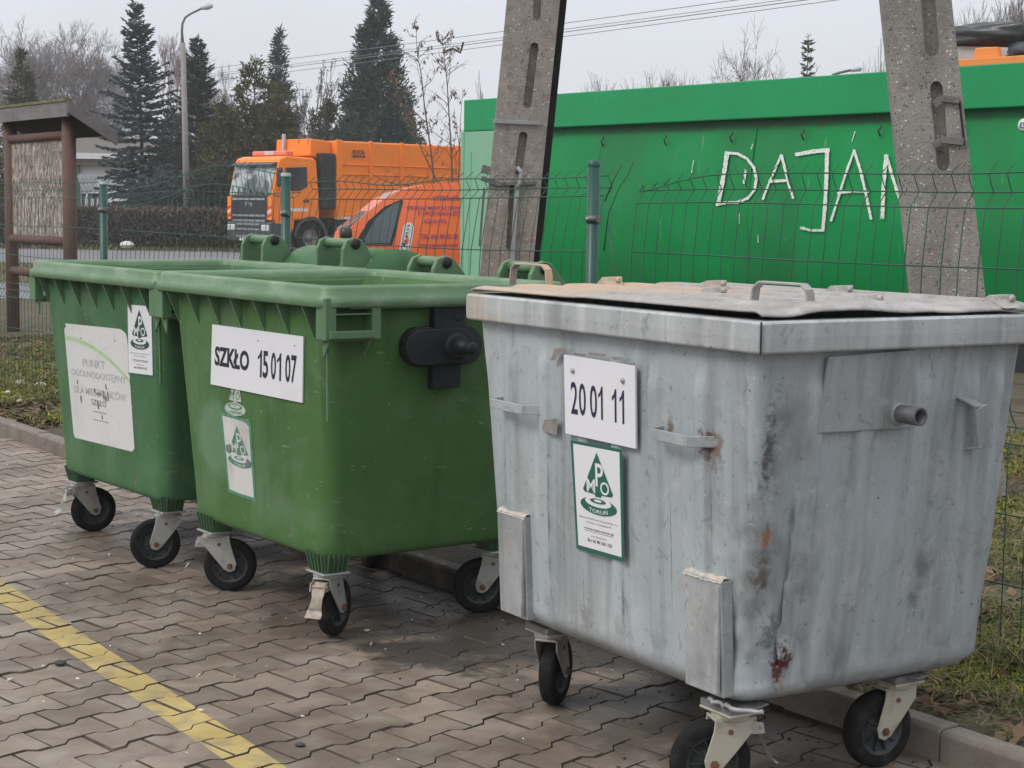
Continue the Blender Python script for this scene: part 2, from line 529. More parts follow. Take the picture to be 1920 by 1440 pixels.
for u_ in (5.6, 6.6, 7.8, 9.0):
    q.spot((.035, .028, .022), tuple(kw(3.55, u_, .04)), (.5, .9, .3), .97, .5, 3, .4)  # dirt plus the shade under the containers, both painted into the kerb
q.vary(.2, 3); q.blotch((.10, .085, .065), 5, .48, .7, .8); q.blotch((.36, .34, .31), 30, .62, .74, .6); q.bump(70, .5, .006)
M['kerb'] = q.m
q = Mat('verge_soil', (0.085, 0.060, 0.040), 0.95)
q.vary(.35, 1.2); q.blotch((0.060, 0.085, 0.022), 2.2, .47, .62, .9); q.blotch((0.16, 0.125, 0.075), 6, .50, .68, .8)
q.blotch((.03, .024, .018), 12, .55, .7, .7); q.bump(30, .8, .03)
for u_ in (5.6, 6.6, 7.6, 8.6): q.spot((.022, .017, .013), tuple(kw(4.0, u_, .08)), (.7, .8, .6), .95, .5, 3, .4)  # dark soil, with the shade behind the containers painted in
M['soil'] = q.m
q = Mat('asphalt', (0.145, 0.145, 0.155), 0.7)
q.vary(.15, .5); q.blotch((.20, .20, .21), 1.2, .5, .7, .7, stretch=(.3, 2, 1)); q.blotch((.07, .065, .06), 3, .58, .75, .5); q.bump(60, .3, .006)
M['asphalt'] = q.m

# pavement: one big base sheet of sand, then every interlocking stone as real relief
mb = MB()
mb.add([kw(-60, -40, -0.024), kw(3.52, -40, -0.024), kw(3.52, 60, -0.024), kw(-60, 60, -0.024)], [(0, 1, 2, 3)])
tag(mb.build('pavement_bed', M['joint'], recalc=False), kind='structure')

LP, WP, AM = 0.221, 0.141, 0.0135
RA, RN = KTH + radians(14.0), KTH + radians(98.0)
PE, PN = Vector((cos(RA), sin(RA), 0)), Vector((cos(RN), sin(RN), 0))
PO = KW * 2.222 + KU * 4.135                           # one joint corner seen in the photo
def wave(x):
    x = (x / LP) % 1.0
    h = AM / LP
    if x < h: return AM * (x / h)
    if x < 0.5 - h: return AM
    if x < 0.5 + h: return AM * (0.5 - x) / h
    if x < 1 - h: return -AM
    return AM * (x - 1) / h
bm = bmesh.new()
G = 0.0022
rng = random.Random(4)
for k in range(-40, 70):
    for j in range(-40, 44):
        # stone from the middle of one wide part to the next
        x0 = (j + 0.75) * LP + k * LP / 2
        cx = PO + PE * (x0 + LP / 2) + PN * ((k + .5) * WP)
        w_, u_ = cx.dot(KW), cx.dot(KU)
        if w_ > 3.62 or w_ < -1.6 or u_ < 1.8 or u_ > 14.5: continue
        if cx.y < 2.6 or abs(cx.x) > 0.60 * cx.y + .6: continue
        h = AM
        xs = [0, LP * .25 - h, LP * .25 + h, LP * .75 - h, LP * .75 + h, LP]
        lo = [(x, -WP / 2 + (-AM if (i < 2 or i > 3) else AM)) for i, x in enumerate(xs)]
        up = [(x, WP / 2 + (AM if (i < 2 or i > 3) else -AM)) for i, x in enumerate(xs)]
        poly = [(min(max(x, G), LP - G), y + (G if y < 0 else -G)) for x, y in lo + up[::-1]]
        dz, tx, ty = rng.gauss(0, .0011), rng.gauss(0, .008), rng.gauss(0, .008)
        ring_ = []
        for inset, z in ((0.0, -0.03), (0.0, -0.006), (0.0030, 0.0)):
            rr = []
            for x, y in poly:
                xx, yy = x - LP / 2, y
                xx *= 1 - inset / (LP / 2); yy *= 1 - inset / (WP / 2)
                p = cx + PE * xx + PN * yy
                rr.append(bm.verts.new((p.x, p.y, z + dz + tx * xx + ty * yy - .0)))
            ring_.append(rr)
        n = len(poly)
        for a, b in zip(ring_[:-1], ring_[1:]):
            for i in range(n):
                bm.faces.new((a[i], a[(i + 1) % n], b[(i + 1) % n], b[i])).material_index = 1
        bm.faces.new(ring_[-1])
# the yellow line is the painted part of those same stones
ya, yd = Vector((-1.993, 6.582, 0)), Vector((0.538, -0.843, 0))
yn = Vector((-0.843, -0.538, 0))
for c, nn in ((ya, yn), (ya + yn * 0.122, yn)):
    bmesh.ops.bisect_plane(bm, geom=bm.verts[:] + bm.edges[:] + bm.faces[:], plane_co=c, plane_no=nn)
paint = []
for f in bm.faces:
    d = (f.calc_center_median() - ya).dot(yn)
    if 0 < d < 0.122: paint.append(f)
bm2 = bm.copy()
keep = set(f.index for f in paint)
bm.faces.index_update()
keep = set(f.index for f in paint)
bm2.faces.ensure_lookup_table(); bm2.faces.index_update()
bmesh.ops.delete(bm2, geom=[f for f in bm2.faces if f.index not in keep], context='FACES')
bmesh.ops.delete(bm, geom=paint, context='FACES')
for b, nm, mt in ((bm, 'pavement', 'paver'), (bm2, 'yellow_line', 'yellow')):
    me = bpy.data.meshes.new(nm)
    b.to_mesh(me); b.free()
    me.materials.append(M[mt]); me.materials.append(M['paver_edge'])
    o = bpy.data.objects.new(nm, me); COL.objects.link(o)
    tag(o, kind='structure')

# kerb
mb = MB()
u0 = -3.0
rng = random.Random(8)
while u0 < 18:
    prof = [(3.516, -0.03), (3.516, 0.078), (3.528, 0.090), (3.592, 0.090), (3.596, 0.080), (3.596, -0.03)]
    j = rng.uniform(-.003, .003)
    mb.prism([kw(w + j, u0 + .004, z + j) for w, z in prof], KU * 0.992)
    u0 += 1.0
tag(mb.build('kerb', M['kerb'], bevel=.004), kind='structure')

# terrain beyond the kerb: verge, then level ground to the horizon
def terr_z(w, u):
    base = 0.078 if w < 4.6 else max(0.0, 0.078 * (1 - (w - 4.6) / 5.0))
    if w < 14:
        k = min(1, max(0, (w - 3.6) / .3)) * (1 if w < 10 else (14 - w) / 4)
        base += k * (0.035 * noise.noise(Vector((w * 1.7, u * 1.3, 0))) + 0.018 * noise.noise(Vector((w * 6, u * 6, 3))))
    return base
mb = MB()
ws = [3.59 + .12 * i for i in range(60)] + [11 + i for i in range(0, 12)] + [26, 32, 40, 60, 100, 200, 500]
us = [-500, -100, -30, -8] + [-4 + .16 * i for i in range(150)] + [21, 24, 28, 34, 42, 55, 80, 140, 300, 600]
mb.grid(lambda u, w: kw(w, u, terr_z(w, u)), us, ws)
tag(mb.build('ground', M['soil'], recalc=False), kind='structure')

def sheet(name, mat, y0, y1, x0, x1, z, slope=0.0, wob=.25, seed=1):
    mb = MB(); r = random.Random(seed)
    n = 90
    near, far = [], []
    for i in range(n + 1):
        x = x0 + (x1 - x0) * i / n
        near.append(Vector((x, y0 + slope * x + r.uniform(-wob, wob), z)))
        far.append(Vector((x, y1 + slope * x + r.uniform(-wob, wob), z)))
    mb.add(near + far, [(i, i + 1, n + 2 + i, n + 1 + i) for i in range(n)])
    return tag(mb.build(name, mat, recalc=False), kind='structure')
sheet('road', M['asphalt'], 41.5, 54.0, -45, 60, 0.012, -0.08, .15)
sheet('path', M['asphalt'], 24.5, 29.5, -30, 22, 0.012, -0.22, .12, 3)
# ------------------------------------------------------------------ the three wheeled containers
def rrect(x0, x1, y0, y1, r, n=5):
    pts = []
    for cx, cy, a0 in ((x1 - r, y0 + r, -90), (x1 - r, y1 - r, 0), (x0 + r, y1 - r, 90), (x0 + r, y0 + r, 180)):
        for i in range(n + 1):
            a = radians(a0 + 90 * i / n)
            pts.append((cx + r * cos(a), cy + r * sin(a)))
    return pts
def loft(mb, secs, smooth=True, cap0=False, cap1=False):
    vs, fs = [], []
    n = len(secs[0][0])
    for pts, z in secs:
        vs += [(x, y, z) for x, y in pts]
    for i in range(len(secs) - 1):
        for k in range(n):
            fs.append((i * n + k, i * n + (k + 1) % n, (i + 1) * n + (k + 1) % n, (i + 1) * n + k))
    mb.add(vs, fs, smooth)
    if cap0: mb.add(vs[:n], [tuple(range(n - 1, -1, -1))])
    if cap1: mb.add(vs[-n:], [tuple(range(n))])

def caster(parent, bin_obj, heading, pivot, ztop, fork_mat, brake=False, D=0.2, W=0.046, plate=True, off=.052):
    """pivot: local x,y of the swivel; heading: world direction in which the wheel trails"""
    px, py = pivot
    h = (Matrix.Rotation(-bin_obj.rotation_euler.z, 3, 'Z') @ Vector((*heading, 0))).normalized()
    s = Vector((-h.y, h.x, 0))
    P = Vector((px, py, 0))
    def pt(a, b, z): return P + h * a + s * b + Vector((0, 0, z))
    mb = MB()
    hw = W / 2 + .008
    fz = ztop - .012
    for sg in (-1, 1):
        poly = [(-.050, fz), (.052, fz), (.056, fz - .03), (off + .026, D / 2 + .01), (off + .020, D / 2 - .016), (off, D / 2 - .024), (off - .020, D / 2 - .014), (-.012, fz - .075), (-.048, fz - .03)]
        mb.prism([pt(a, sg * hw - .0025, z) for a, z in poly], s * .005)
    mb.prism([pt(a, b, fz - .004) for a, b in ((-.052, -hw), (.054, -hw), (.054, hw), (-.052, hw))], (0, 0, .008))
    mb.lathe([(.0, -.004), (.047, -.004), (.050, 0), (.050, .010), (.040, .016), (0, .016)], pt(0, 0, fz + .002), (0, 0, 1), 20)
    if plate:
        mb.box(pt(0, 0, ztop + .006), (.125, .105, .007), rz=0)
    c = mb.build('caster', fork_mat, parent, bevel=.0025)
    mb = MB()
    R = D / 2
    mb.lathe([(R * .66, -W / 2 + .004), (R * .86, -W / 2), (R * .965, -W / 2 + .005), (R, -W / 4), (R, W / 4), (R * .965, W / 2 - .005), (R * .86, W / 2), (R * .66, W / 2 - .004)],
             pt(off, 0, R), s, 40)
    mb.build('tyre', M['rubber'], c)
    mb = MB()
    mb.lathe([(R * .66, -W / 2 + .003), (R * .60, -W / 2 + .004), (R * .56, -W / 2 + .016), (R * .2, -W / 2 + .014), (R * .19, -W / 2 - .001), (0.0, -W / 2 - .001)], pt(off, 0, R), s, 32)
    mb.lathe([(R * .66, W / 2 - .003), (R * .60, W / 2 - .004), (R * .56, W / 2 - .016), (R * .2, W / 2 - .014), (R * .19, W / 2 + .001), (0.0, W / 2 + .001)], pt(off, 0, R), s, 32)
    for k in range(10):
        a = 2 * pi * k / 10
        d = h * cos(a) + Vector((0, 0, sin(a)))
        mb.bar(pt(off, 0, R) + d * R * .17, pt(off, 0, R) + d * R * .6, W - .014, .005, up=d.cross(s))
    mb.build('hub', M['hub'], c)
    mb = MB()
    for sg in (-1, 1):
        mb.lathe([(.0115, 0), (.0115, .006), (.006, .006), (.006, .011), (0, .011)], pt(off, sg * (hw + .002), R), s * sg, 6, False)
        mb.lathe([(.007, 0), (.007, .004), (0, .004)], pt(.012, sg * (hw + .002), fz - .03), s * sg, 6, False)
    mb.build('axle_bolt', M['bolt'], c)
    if brake:
        mb = MB()
        pr = [(-.048, fz - .016, .026), (-.070, fz - .030, .026), (-.082, fz - .062, .020), (-.100, fz - .098, .024), (-.108, fz - .116, .030), (-.118, fz - .121, .030)]
        for (a, z, w), (a2, z2, w2) in zip(pr[:-1], pr[1:]):
            mb.prism([pt(a, -w, z), pt(a, w, z), pt(a2, w2, z2), pt(a2, -w2, z2)], Vector((0, 0, .006)) + h * .003)
        for sg in (-1, 1):
            mb.prism([pt(a, sg * .026, z) for a, z in ((-.03, fz - .005), (-.075, fz - .012), (-.08, fz - .04), (-.03, fz - .04))], s * .004)
        mb.lathe([(0, -.03), (.006, -.03), (.006, .03), (0, .03)], pt(-.066, 0, fz - .024), s, 10)
        mb.build('brake_pedal', M['brake'] if brake == 'tan' else M['zinc'], c, bevel=.001)
    return c

ZT = 1.211
HX, HY = 0.665, 0.50
def green_bin(loc, rz, mat, label, casters):
    t = thing('waste_container', label, 'waste container', loc, rz, 'green plastic wheeled waste containers')
    # shell: outer wall, rounded foot and inner wall in one skin, open on top
    mb = MB()
    N_ = 7
    def rr(hx, hy, r): return rrect(-hx, hx, -hy, hy, r, N_)
    outer = [(rr(.34, .27, .10), .274), (rr(.490, .372, .07), .275), (rr(.514, .395, .07), .279), (rr(.522, .403, .07), .288), (rr(.526, .407, .07), .302), (rr(.528, .409, .07), .335)]
    for i in range(1, 9):
        k = i / 8
        outer.append((rr(.527 + .087 * k, .408 + .044 * k, .07 - .01 * k), .335 + (1.185 - .335) * k))
    inner = [(rr(.60, .438, .06), 1.185), (rr(.56, .42, .07), .8), (rr(.505, .39, .08), .32), (rr(.30, .25, .08), .30)]
    loft(mb, outer + inner, True, True, True)
    mb.build('body', mat, t)
    # rim: stepped collar round the top
    mb = MB()
    prof = [(.040, .012, 1.142), (.000, .000, 1.140), (-.005, -.004, 1.144), (-.005, -.004, 1.172), (.009, .009, 1.179), (.008, .008, 1.200), (.016, .016, ZT), (.052, .044, ZT - .001), (.064, .056, 1.196), (.066, .058, 1.15)]
    loft(mb, [(rr(HX - a, HY - b, max(.035, .06 - a * .3)), z) for a, b, z in prof])
    mb.build('rim', M['green_rim'], t)
    for i in range(7):                                  # gussets under the front rim
        x = -.555 + i * .176
        y1 = -.452
        mb = MB()
        mb.prism([(x, y1 - .044, 1.143), (x, y1 + .006, 1.143), (x, y1 + .010, 1.02)], (.007, 0, 0))
        mb.build('gusset', M['green_dark'], t)
    # end frame: grip with a slot, on both short sides
    for sx in (-1, 1):
        mb = MB()
        X0 = .604
        for y0, y1, z0, z1 in ((-.492, -.452, 1.035, 1.172), (-.318, -.284, 1.035, 1.172), (-.40, .46, 1.135, 1.172)):
            mb.box((sx * (X0 + .025), (y0 + y1) / 2, (z0 + z1) / 2), (.066, y1 - y0, z1 - z0))
        mb.box((sx * (X0 + .03), -.385, 1.118), (.05, .14, .006))
        mb.prism([(sx * .60, -.48, 1.052), (sx * .672, -.48, 1.066), (sx * .672, -.48, 1.04), (sx * .62, -.48, 1.026)], (0, .17, 0))
        for y in (-.472, -.32):
            mb.prism([(sx * .60, y, 1.04), (sx * .655, y, 1.035), (sx * .606, y, .97)], (0, .008, 0))
        if sx > 0: mb.prism([(sx * .600, -.446, 1.04), (sx * .612, -.449, 1.04), (sx * .585, -.432, .76), (sx * .572, -.429, .76)], (0, -.010, 0))
        mb.build('grip_frame', M['green_dark'], t, bevel=.004)
    # black trunnion: strap, oval plate, stub
    for sx in (-1, 1):
        mb = MB()
        yc, zc = 0.0, 1.0
        mb.box((sx * .625, yc + .0, 1.06), (.035, .125, .17))
        mb.box((sx * .610, yc + .0, .905), (.035, .115, .10))
        for (yy, hl, rz_, xo, th) in ((yc - .02, .092, .068, .600, .035), (yc - .045, .075, .062, .632, .022)):
            poly = []
            for k in range(24):
                a = 2 * pi * k / 24
                poly.append((sx * xo, yy + (hl if cos(a) > 0 else -hl) + rz_ * cos(a), zc + rz_ * sin(a)))
            mb.prism(poly, (sx * th, 0, 0))
        mb.lathe([(.048, 0), (.046, .012), (.040, .018), (0, .018)], (sx * .652, yc + .015, zc), (sx, 0, 0), 28)
        tr = mb.build('trunnion', M['black_plastic'], t, bevel=.004)
        mb = MB()
        mb.lathe([(.024, 0), (.024, .045), (.019, .050), (.019, .085), (.021, .088), (.016, .092), (0, .092)], (sx * .668, yc + .015, zc), (sx, 0, 0), 24)
        mb.build('pin', M['black_plastic'], tr)
        mb = MB()
        mb.lathe([(.011, 0), (.011, .002), (0, .002)], (sx * .6425, yc + .03, 1.095), (sx, 0, 0), 16)
        mb.build('bolt_hole', M['gap_dark'], tr)
    # ribbed caster mounts
    for heading, pivot, br, fm in casters:
        mb = MB()
        px, py = pivot
        sx, sy = (1 if px > 0 else -1), (1 if py > 0 else -1)
        loft(mb, [([(px + a * .050, py + b * .040) for a, b in ((-1, -1), (1, -1), (1, 1), (-1, 1))], .232),
                  ([(px + a * .066, py + b * .048) for a, b in ((-1, -1), (1, -1), (1, 1), (-1, 1))], .30)], False, True, False)
        for k in range(5):
            a = -.8 + .4 * k
            mb.prism([(px + a * .050, py + sy * .040, .232), (px + a * .066, py + sy * .048, .30), (px + a * .066, py + sy * .060, .30), (px + a * .050, py + sy * .046, .232)], (.005, 0, 0))
            mb.prism([(px + sx * .050, py + a * .040, .232), (px + sx * .066, py + a * .048, .30), (px + sx * .078, py + a * .048, .30), (px + sx * .056, py + a * .040, .232)], (0, .005, 0))
        mb.build('caster_mount', M['green_mount'], t)
        caster(t, t, heading, pivot, .226, M[fm], br)
    return t

def hinge_bracket(t, x0, x1, y0, ztop, back, mat='green_dark', slots=False):
    mb = MB()
    for x in (x0, x1 - .02):
        poly = [(y0 - .02, 1.17), (y0 - .015, ztop - .05), (y0 + .005, ztop - .012), (y0 + .04, ztop), (y0 + .08, ztop - .01), (y0 + .115, ztop - .05), (y0 + .15, 1.19), (y0 + .15, 1.15), (y0 - .02, 1.15)]
        mb.prism([(x, y, z) for y, z in poly], (.022, 0, 0))
    mb.box(((x0 + x1) / 2, y0 + .12, 1.17), (x1 - x0, .012, .09 if slots else .12))
    b = mb.build('hinge_bracket', M[mat], t, bevel=.004)
    mb = MB()
    mb.tube([(x0 - .004, y0 + .04, ztop - .026), (x1 + .004, y0 + .04, ztop - .026)], .021, 20)
    mb.build('tube', M['green_rim'], b)
    mb = MB()
    mb.lathe([(.022, 0), (.022, .006), (0, .006)], (x1 + .004, y0 + .045, ztop - .028), (1, 0, 0), 20)
    mb.build('cap', M['black_plastic'], b)
    if slots:
        mb = MB()
        n = 4
        for k in range(n + 1):
            x = x0 + .02 + (x1 - x0 - .04) * k / n
            mb.box((x, y0 + .085, (1.16 + ztop - .04) / 2), (.006, .06, ztop - .04 - 1.16))
        mb.build('slat', M['green_rim'], b)
        mb = MB()
        mb.box(((x0 + x1) / 2, y0 + .110, (1.16 + ztop - .03) / 2), (x1 - x0 - .045, .006, ztop - .03 - 1.16))
        mb.build('back_panel', M['black_plastic'], b)
    return b

def front_y(z): return -.408 - .044 * (z - .335) / .85
def face_pt(t, px, py, ox=0.0):
    """a place on the sloping front wall of a green container"""
    return hit(px, py, (0, -.408, .335), (0, -.85, -.044), inverse(t))

# nearer green container
bin_glass = green_bin((-0.587, 6.306, 0), radians(-54.3), M['green_worn'],
    'green plastic waste container in the middle, SZKŁO 15 01 07 sign on its front',
    [((1, .08), (-.41, -.36), True, 'zinc'), ((.34, .94), (.455, -.365), 'tan', 'zinc'),
     ((-.95, -.30), (.44, .335), False, 'zinc'), ((-.3, .95), (-.43, .34), False, 'zinc')])
for xa, xb in ((-.41, -.21), (.22, .44)):
    hinge_bracket(bin_glass, xa, xb, .50, 1.278, 0, slots=True)
# farther green container
bin_far = green_bin((-1.372, 7.405, 0), radians(-53.5), M['green_far'],
    'farthest left green plastic waste container with a big faded white poster',
    [((.85, .52), (-.45, -.345), True, 'zinc'), ((-.94, -.33), (.44, -.345), False, 'zinc'),
     ((-.6, .8), (.43, .34), False, 'zinc'), ((.3, .95), (-.43, .34), False, 'zinc')])
for xa, xb in ((-.52, -.30), (.18, .42)):
    hinge_bracket(bin_far, xa, xb, .50, 1.335, 0)
mb = MB()                                               # its lid, rolled back behind the hinges
us_ = [radians(a) for a in range(60, 221, 8)]
mb.grid(lambda a, x: Vector((x, .74 - .20 * cos(pi - a), 1.085 + .20 * sin(a))), us_, [-.29, -.2, 0, .2, .48])
mb.add([(.48, .74, 1.0)] + [Vector((.48 + .0, .74 - .2 * cos(pi - a), 1.085 + .2 * sin(a))) for a in us_], [tuple([0] + list(range(1, len(us_) + 1)))])
mb.grid(lambda a, k: Vector((.48 + .05 * sin(k), .74 - .2 * cos(k) * cos(pi - a), 1.085 + .2 * cos(k) * sin(a))), us_, [0, .4, .8, 1.2, 1.5])
o = mb.build('lid', M['green_far'], bin_far)
sd = o.modifiers.new('thickness', 'SOLIDIFY'); sd.thickness = .006

# ---- art helpers
def emblem(parent, quad, rect, cols, town='TORUŃ', h=.0012):
    """tree-shaped triangle with M P O, over an oval base with the town's name"""
    u0, v0, u1, v1 = rect
    def m(u, v): return (u0 + u * (u1 - u0), v0 + v * (v1 - v0))
    dark, light = cols
    a, b, c = MB(), MB(), MB()
    quad.poly(a, [m(*q) for q in ((.5, 1.0), (.09, .375), (.13, .335), (.41, .325), (.44, .25), (.56, .25), (.59, .325), (.87, .335), (.91, .375))], h)
    def ell(cx, cy, rx, ry, n=28): return [m(cx + rx * cos(2 * pi * k / n), cy + ry * sin(2 * pi * k / n)) for k in range(n)]
    quad.poly(a, ell(.5, .14, .50, .14), h + .0003)
    quad.poly(b, ell(.5, .205, .36, .082), h + .0006)
    quad.poly(c, ell(.5, .222, .22, .042), h + .0009)
    quad.poly(b, ell(.5, .228, .11, .020), h + .0012)
    write(b, quad, (*m(.455, .46), *m(.665, .83)), 'P', h + .0009, .012)
    write(b, quad, (*m(.205, .345), *m(.435, .565)), 'M', h + .0009, .004)
    write(b, quad, (*m(.575, .345), *m(.815, .555)), 'O', h + .0009, .012)
    def arc(u, v):
        k = (u - (u0 + u1) / 2) / (u1 - u0)
        return u, v + (v1 - v0) * .28 * k * k
    write(b, quad, (*m(.24, .025), *m(.76, .105)), town, h + .0012, .012, arc)
    e = a.build('emblem', dark, parent, recalc=False)
    b.build('emblem_lettering', light, parent, recalc=False)
    c.build('emblem_ring', dark, parent, recalc=False)

# ---- SZKŁO 15 01 07
tq = [face_pt(bin_glass, *p) for p in ((398, 720), (570, 755), (572, 631), (401, 608))]
Q1 = Quad(*tq)
mb = MB(); Q1.slab(mb, [(0, 0), (1, 0), (1, 1), (0, 1)], .002, .007)
sg = mb.build('sign_plate', M['white_sign'], bin_glass, recalc=False)
mb = MB()
write(mb, Q1, (.043, .33, .437, .655), 'SZKŁO', .0078, .036)
def one(mb, quad, u, w, v0, v1, h):
    k = v1 - v0
    quad.poly(mb, [(u + w * .60, v0), (u + w, v0), (u + w, v1), (u + w * .72, v1), (u + w * .60, v1 - k * .10)], h)
    quad.poly(mb, [(u + w * .60, v1 - k * .10), (u + w * .72, v1), (u + w * .40, v1 - k * .17), (u, v1 - k * .25), (u, v1 - k * .36), (u + w * .35, v1 - k * .30), (u + w * .60, v1 - k * .22)], h)
for (a, b, s_) in ((.588, .645, '5'), (.675, .728, '0'), (.825, .878, '0'), (.885, .94, '7')):
    write(mb, Q1, (a, .27, b, .70), s_, .0078, .020)
one(mb, Q1, .533, .044, .27, .70, .0078); one(mb, Q1, .738, .044, .27, .70, .0078)
mb.build('lettering', M['ink'], sg, recalc=False)
for u, v in ((.53, .84), (.915, .845)):
    mb = MB(); Q1.poly(mb, [(u + .006 * cos(k), v + .012 * sin(k)) for k in [i * .6 for i in range(10)]], .0078)
    mb.build('screw_hole', M['ink'], sg, recalc=False)
# worn print below it and the weathered sticker
tq = [face_pt(bin_glass, *p) for p in ((421, 776), (461, 783), (461, 722), (424, 714))]
Qg = Quad(*tq)
mb = MB()
Qg.ring(mb, [(.20, .45), (.80, .45), (.66, 1.0), (.34, 1.0)], [(.24, .48), (.76, .48), (.63, .96), (.37, .96)], .0016)
Qg.poly(mb, [(.20, .45), (.80, .45), (.66, 1.0), (.34, 1.0)], .0012)
n_ = 24
Qg.poly(mb, [(.5 + .5 * cos(2 * pi * k / n_), .20 + .20 * sin(2 * pi * k / n_)) for k in range(n_)], .0012)
Qg.poly(mb, [(.42, .2), (.58, .2), (.58, .46), (.42, .46)], .0011)
gp = mb.build('worn_print', M['ghost_white'], bin_glass, recalc=False)
mb = MB()
write(mb, Qg, (.26, .50, .44, .74), 'M', .0022, .0); write(mb, Qg, (.53, .50, .72, .74), 'O', .0022, .0); write(mb, Qg, (.42, .66, .62, .98), 'P', .0022, .0)
write(mb, Qg, (.18, .06, .82, .16), 'TORUŃ', .0022, .01)
Qg.ring(mb, [(.5 + .34 * cos(2 * pi * k / n_), .28 + .09 * sin(2 * pi * k / n_)) for k in range(n_)], [(.5 + .27 * cos(2 * pi * k / n_), .285 + .06 * sin(2 * pi * k / n_)) for k in range(n_)], .002)
mb.build('lettering', M['green_dark'], gp, recalc=False)
tq = [face_pt(bin_glass, *p) for p in ((428, 922), (481, 940), (470, 785), (413, 771))]
Q2 = Quad(*tq)
mb = MB(); Q2.poly(mb, [(0, 0), (.35, -.012), (1, 0), (1, .94), (.97, 1.0), (.8, .975), (.5, .985), (0, 1)], .0012)
st = mb.build('weathered_sticker', M['teal_edge'], bin_glass, recalc=False, label='weathered half peeled white sticker with green edge')
mb = MB(); Q2.poly(mb, [(.07, .04), (.45, .03), (.93, .035), (.93, .90), (.83, .935), (.72, .945), (.07, .955)], .0016)
fl = mb.build('film', M['sticker_grey'], st, recalc=False)
emblem(st, Q2, (.14, .36, .92, .87), (M['teal_edge'], M['sticker_grey']), h=.0022)
mb = MB(); Q2.poly(mb, [(.10, .52), (.22, .50), (.30, .58), (.24, .62), (.16, .60), (.12, .60)], .0040)
Q2.poly(mb, [(.74, .42), (.90, .40), (.94, .47), (.80, .50)], .0040)
mb.build('torn_patch', M['ink_mid'], st, recalc=False)

# ---- faded poster on the far container
def poster_pts():
    return [(0.02, 0), (.96, -.0), (1, .03), (1, .93), (.985, .965), (.95, .985), (.9, 1), (.02, 1.0), (.035, .975), (0, .95), (0, .04)]
tq = [face_pt(bin_far, *p) for p in ((139, 820), (253, 848), (238, 618), (120, 606))]
Q3 = Quad(*tq)
mb = MB(); Q3.poly(mb, poster_pts(), .0012)
po = mb.build('poster', M['faded_white'], bin_far, recalc=False)
mb = MB()
aa = [(i / 16, .875 - .30 * (i / 16) ** 2.1) for i in range(17)]
for (u, v), (u2, v2) in zip(aa[:-1], aa[1:]):
    Q3.poly(mb, [(u, v - .018), (u2, v2 - .018), (u2, v2 + .018), (u, v + .018)], .0018)
mb.build('arc_stripe', M['arc_green'], po, recalc=False)
mb = MB()
write(mb, Q3, (.27, .645, .63, .715), 'PUNKT', .0020, .008)
write(mb, Q3, (.06, .54, .94, .625), 'OGÓLNODOSTĘPNY', .0020, .008)
write(mb, Q3, (.085, .405, .92, .49), 'DLA MIESZKAŃCÓW', .0020, .008)
mb.build('lettering', M['ink_faded'], po, recalc=False)
mb = MB()
write(mb, Q3, (.36, .325, .60, .375), 'SZKŁO', .0020, .008)
Q3.stroke(mb, [(.38, .272), (.60, .272)], .006, .002); Q3.stroke(mb, [(.36, .20), (.62, .20)], .005, .002)
mb.build('small_lettering', M['ink_mid'], po, recalc=False)
rng = random.Random(3)
for (u, v, a, b) in ((.15, .50, .012, .03), (.62, .50, .012, .03), (.19, .36, .014, .035), (.47, .335, .014, .05), (.50, .43, .05, .012), (.43, .45, .014, .03), (.57, .44, .012, .045), (.64, .43, .012, .05), (.60, .40, .02, .03), (.27, .885, .008, .012), (.81, .90, .010, .010), (.52, .235, .010, .03)):
    mb = MB(); Q3.poly(mb, [(u + a * cos(k * 1.05) * rng.uniform(.6, 1.2), v + b * sin(k * 1.05) * rng.uniform(.6, 1.2)) for k in range(6)], .0026)
    mb.build('scratch_mark', M['ink_mid'], po, recalc=False)

def info_sticker(parent, quad, border, bw, torn=False):
    mb = MB(); quad.poly(mb, [(0, 0), (1, 0), (1, 1), (0, 1)], .0012)
    s0 = mb.build('sticker', border, parent, recalc=False)
    mb = MB(); quad.poly(mb, [(bw[0], bw[1]), (1 - bw[0], bw[1]), (1 - bw[0], 1 - bw[2]), (bw[0], 1 - bw[2])], .0016)
    mb.build('film', M['sticker'], s0, recalc=False)
    mb = MB()
    write(mb, quad, (.10, .305, .90, .322), 'Miejskie Przedsiębiorstwo Oczyszczania Sp. z o.o.', .0024)
    write(mb, quad, (.24, .268, .76, .286), 'w Toruniu, ul. Grudziądzka 159', .0024)
    write(mb, quad, (.20, .205, .80, .232), 'www.mpo.torun.pl', .0024, .006)
    quad.poly(mb, [(.20, .197), (.80, .197), (.80, .200), (.20, .200)], .0024)
    write(mb, quad, (.34, .148, .66, .164), 'Biuro Obsługi Klienta', .0024)
    write(mb, quad, (.26, .10, .76, .13), '56 / 63 98 124 i 125', .0024, .012)
    mb.build('lettering', M['ink'], s0, recalc=False)
    return s0
tq = [face_pt(bin_far, *p) for p in ((241, 702), (288, 708), (285, 573), (239, 569))]
Q4 = Quad(*tq)
s4 = info_sticker(bin_far, Q4, M['ink_green'], (.02, .03, .012))
emblem(s4, Q4, (.13, .375, .87, .93), (M['ink_dark_green'], M['sticker']), h=.0026)

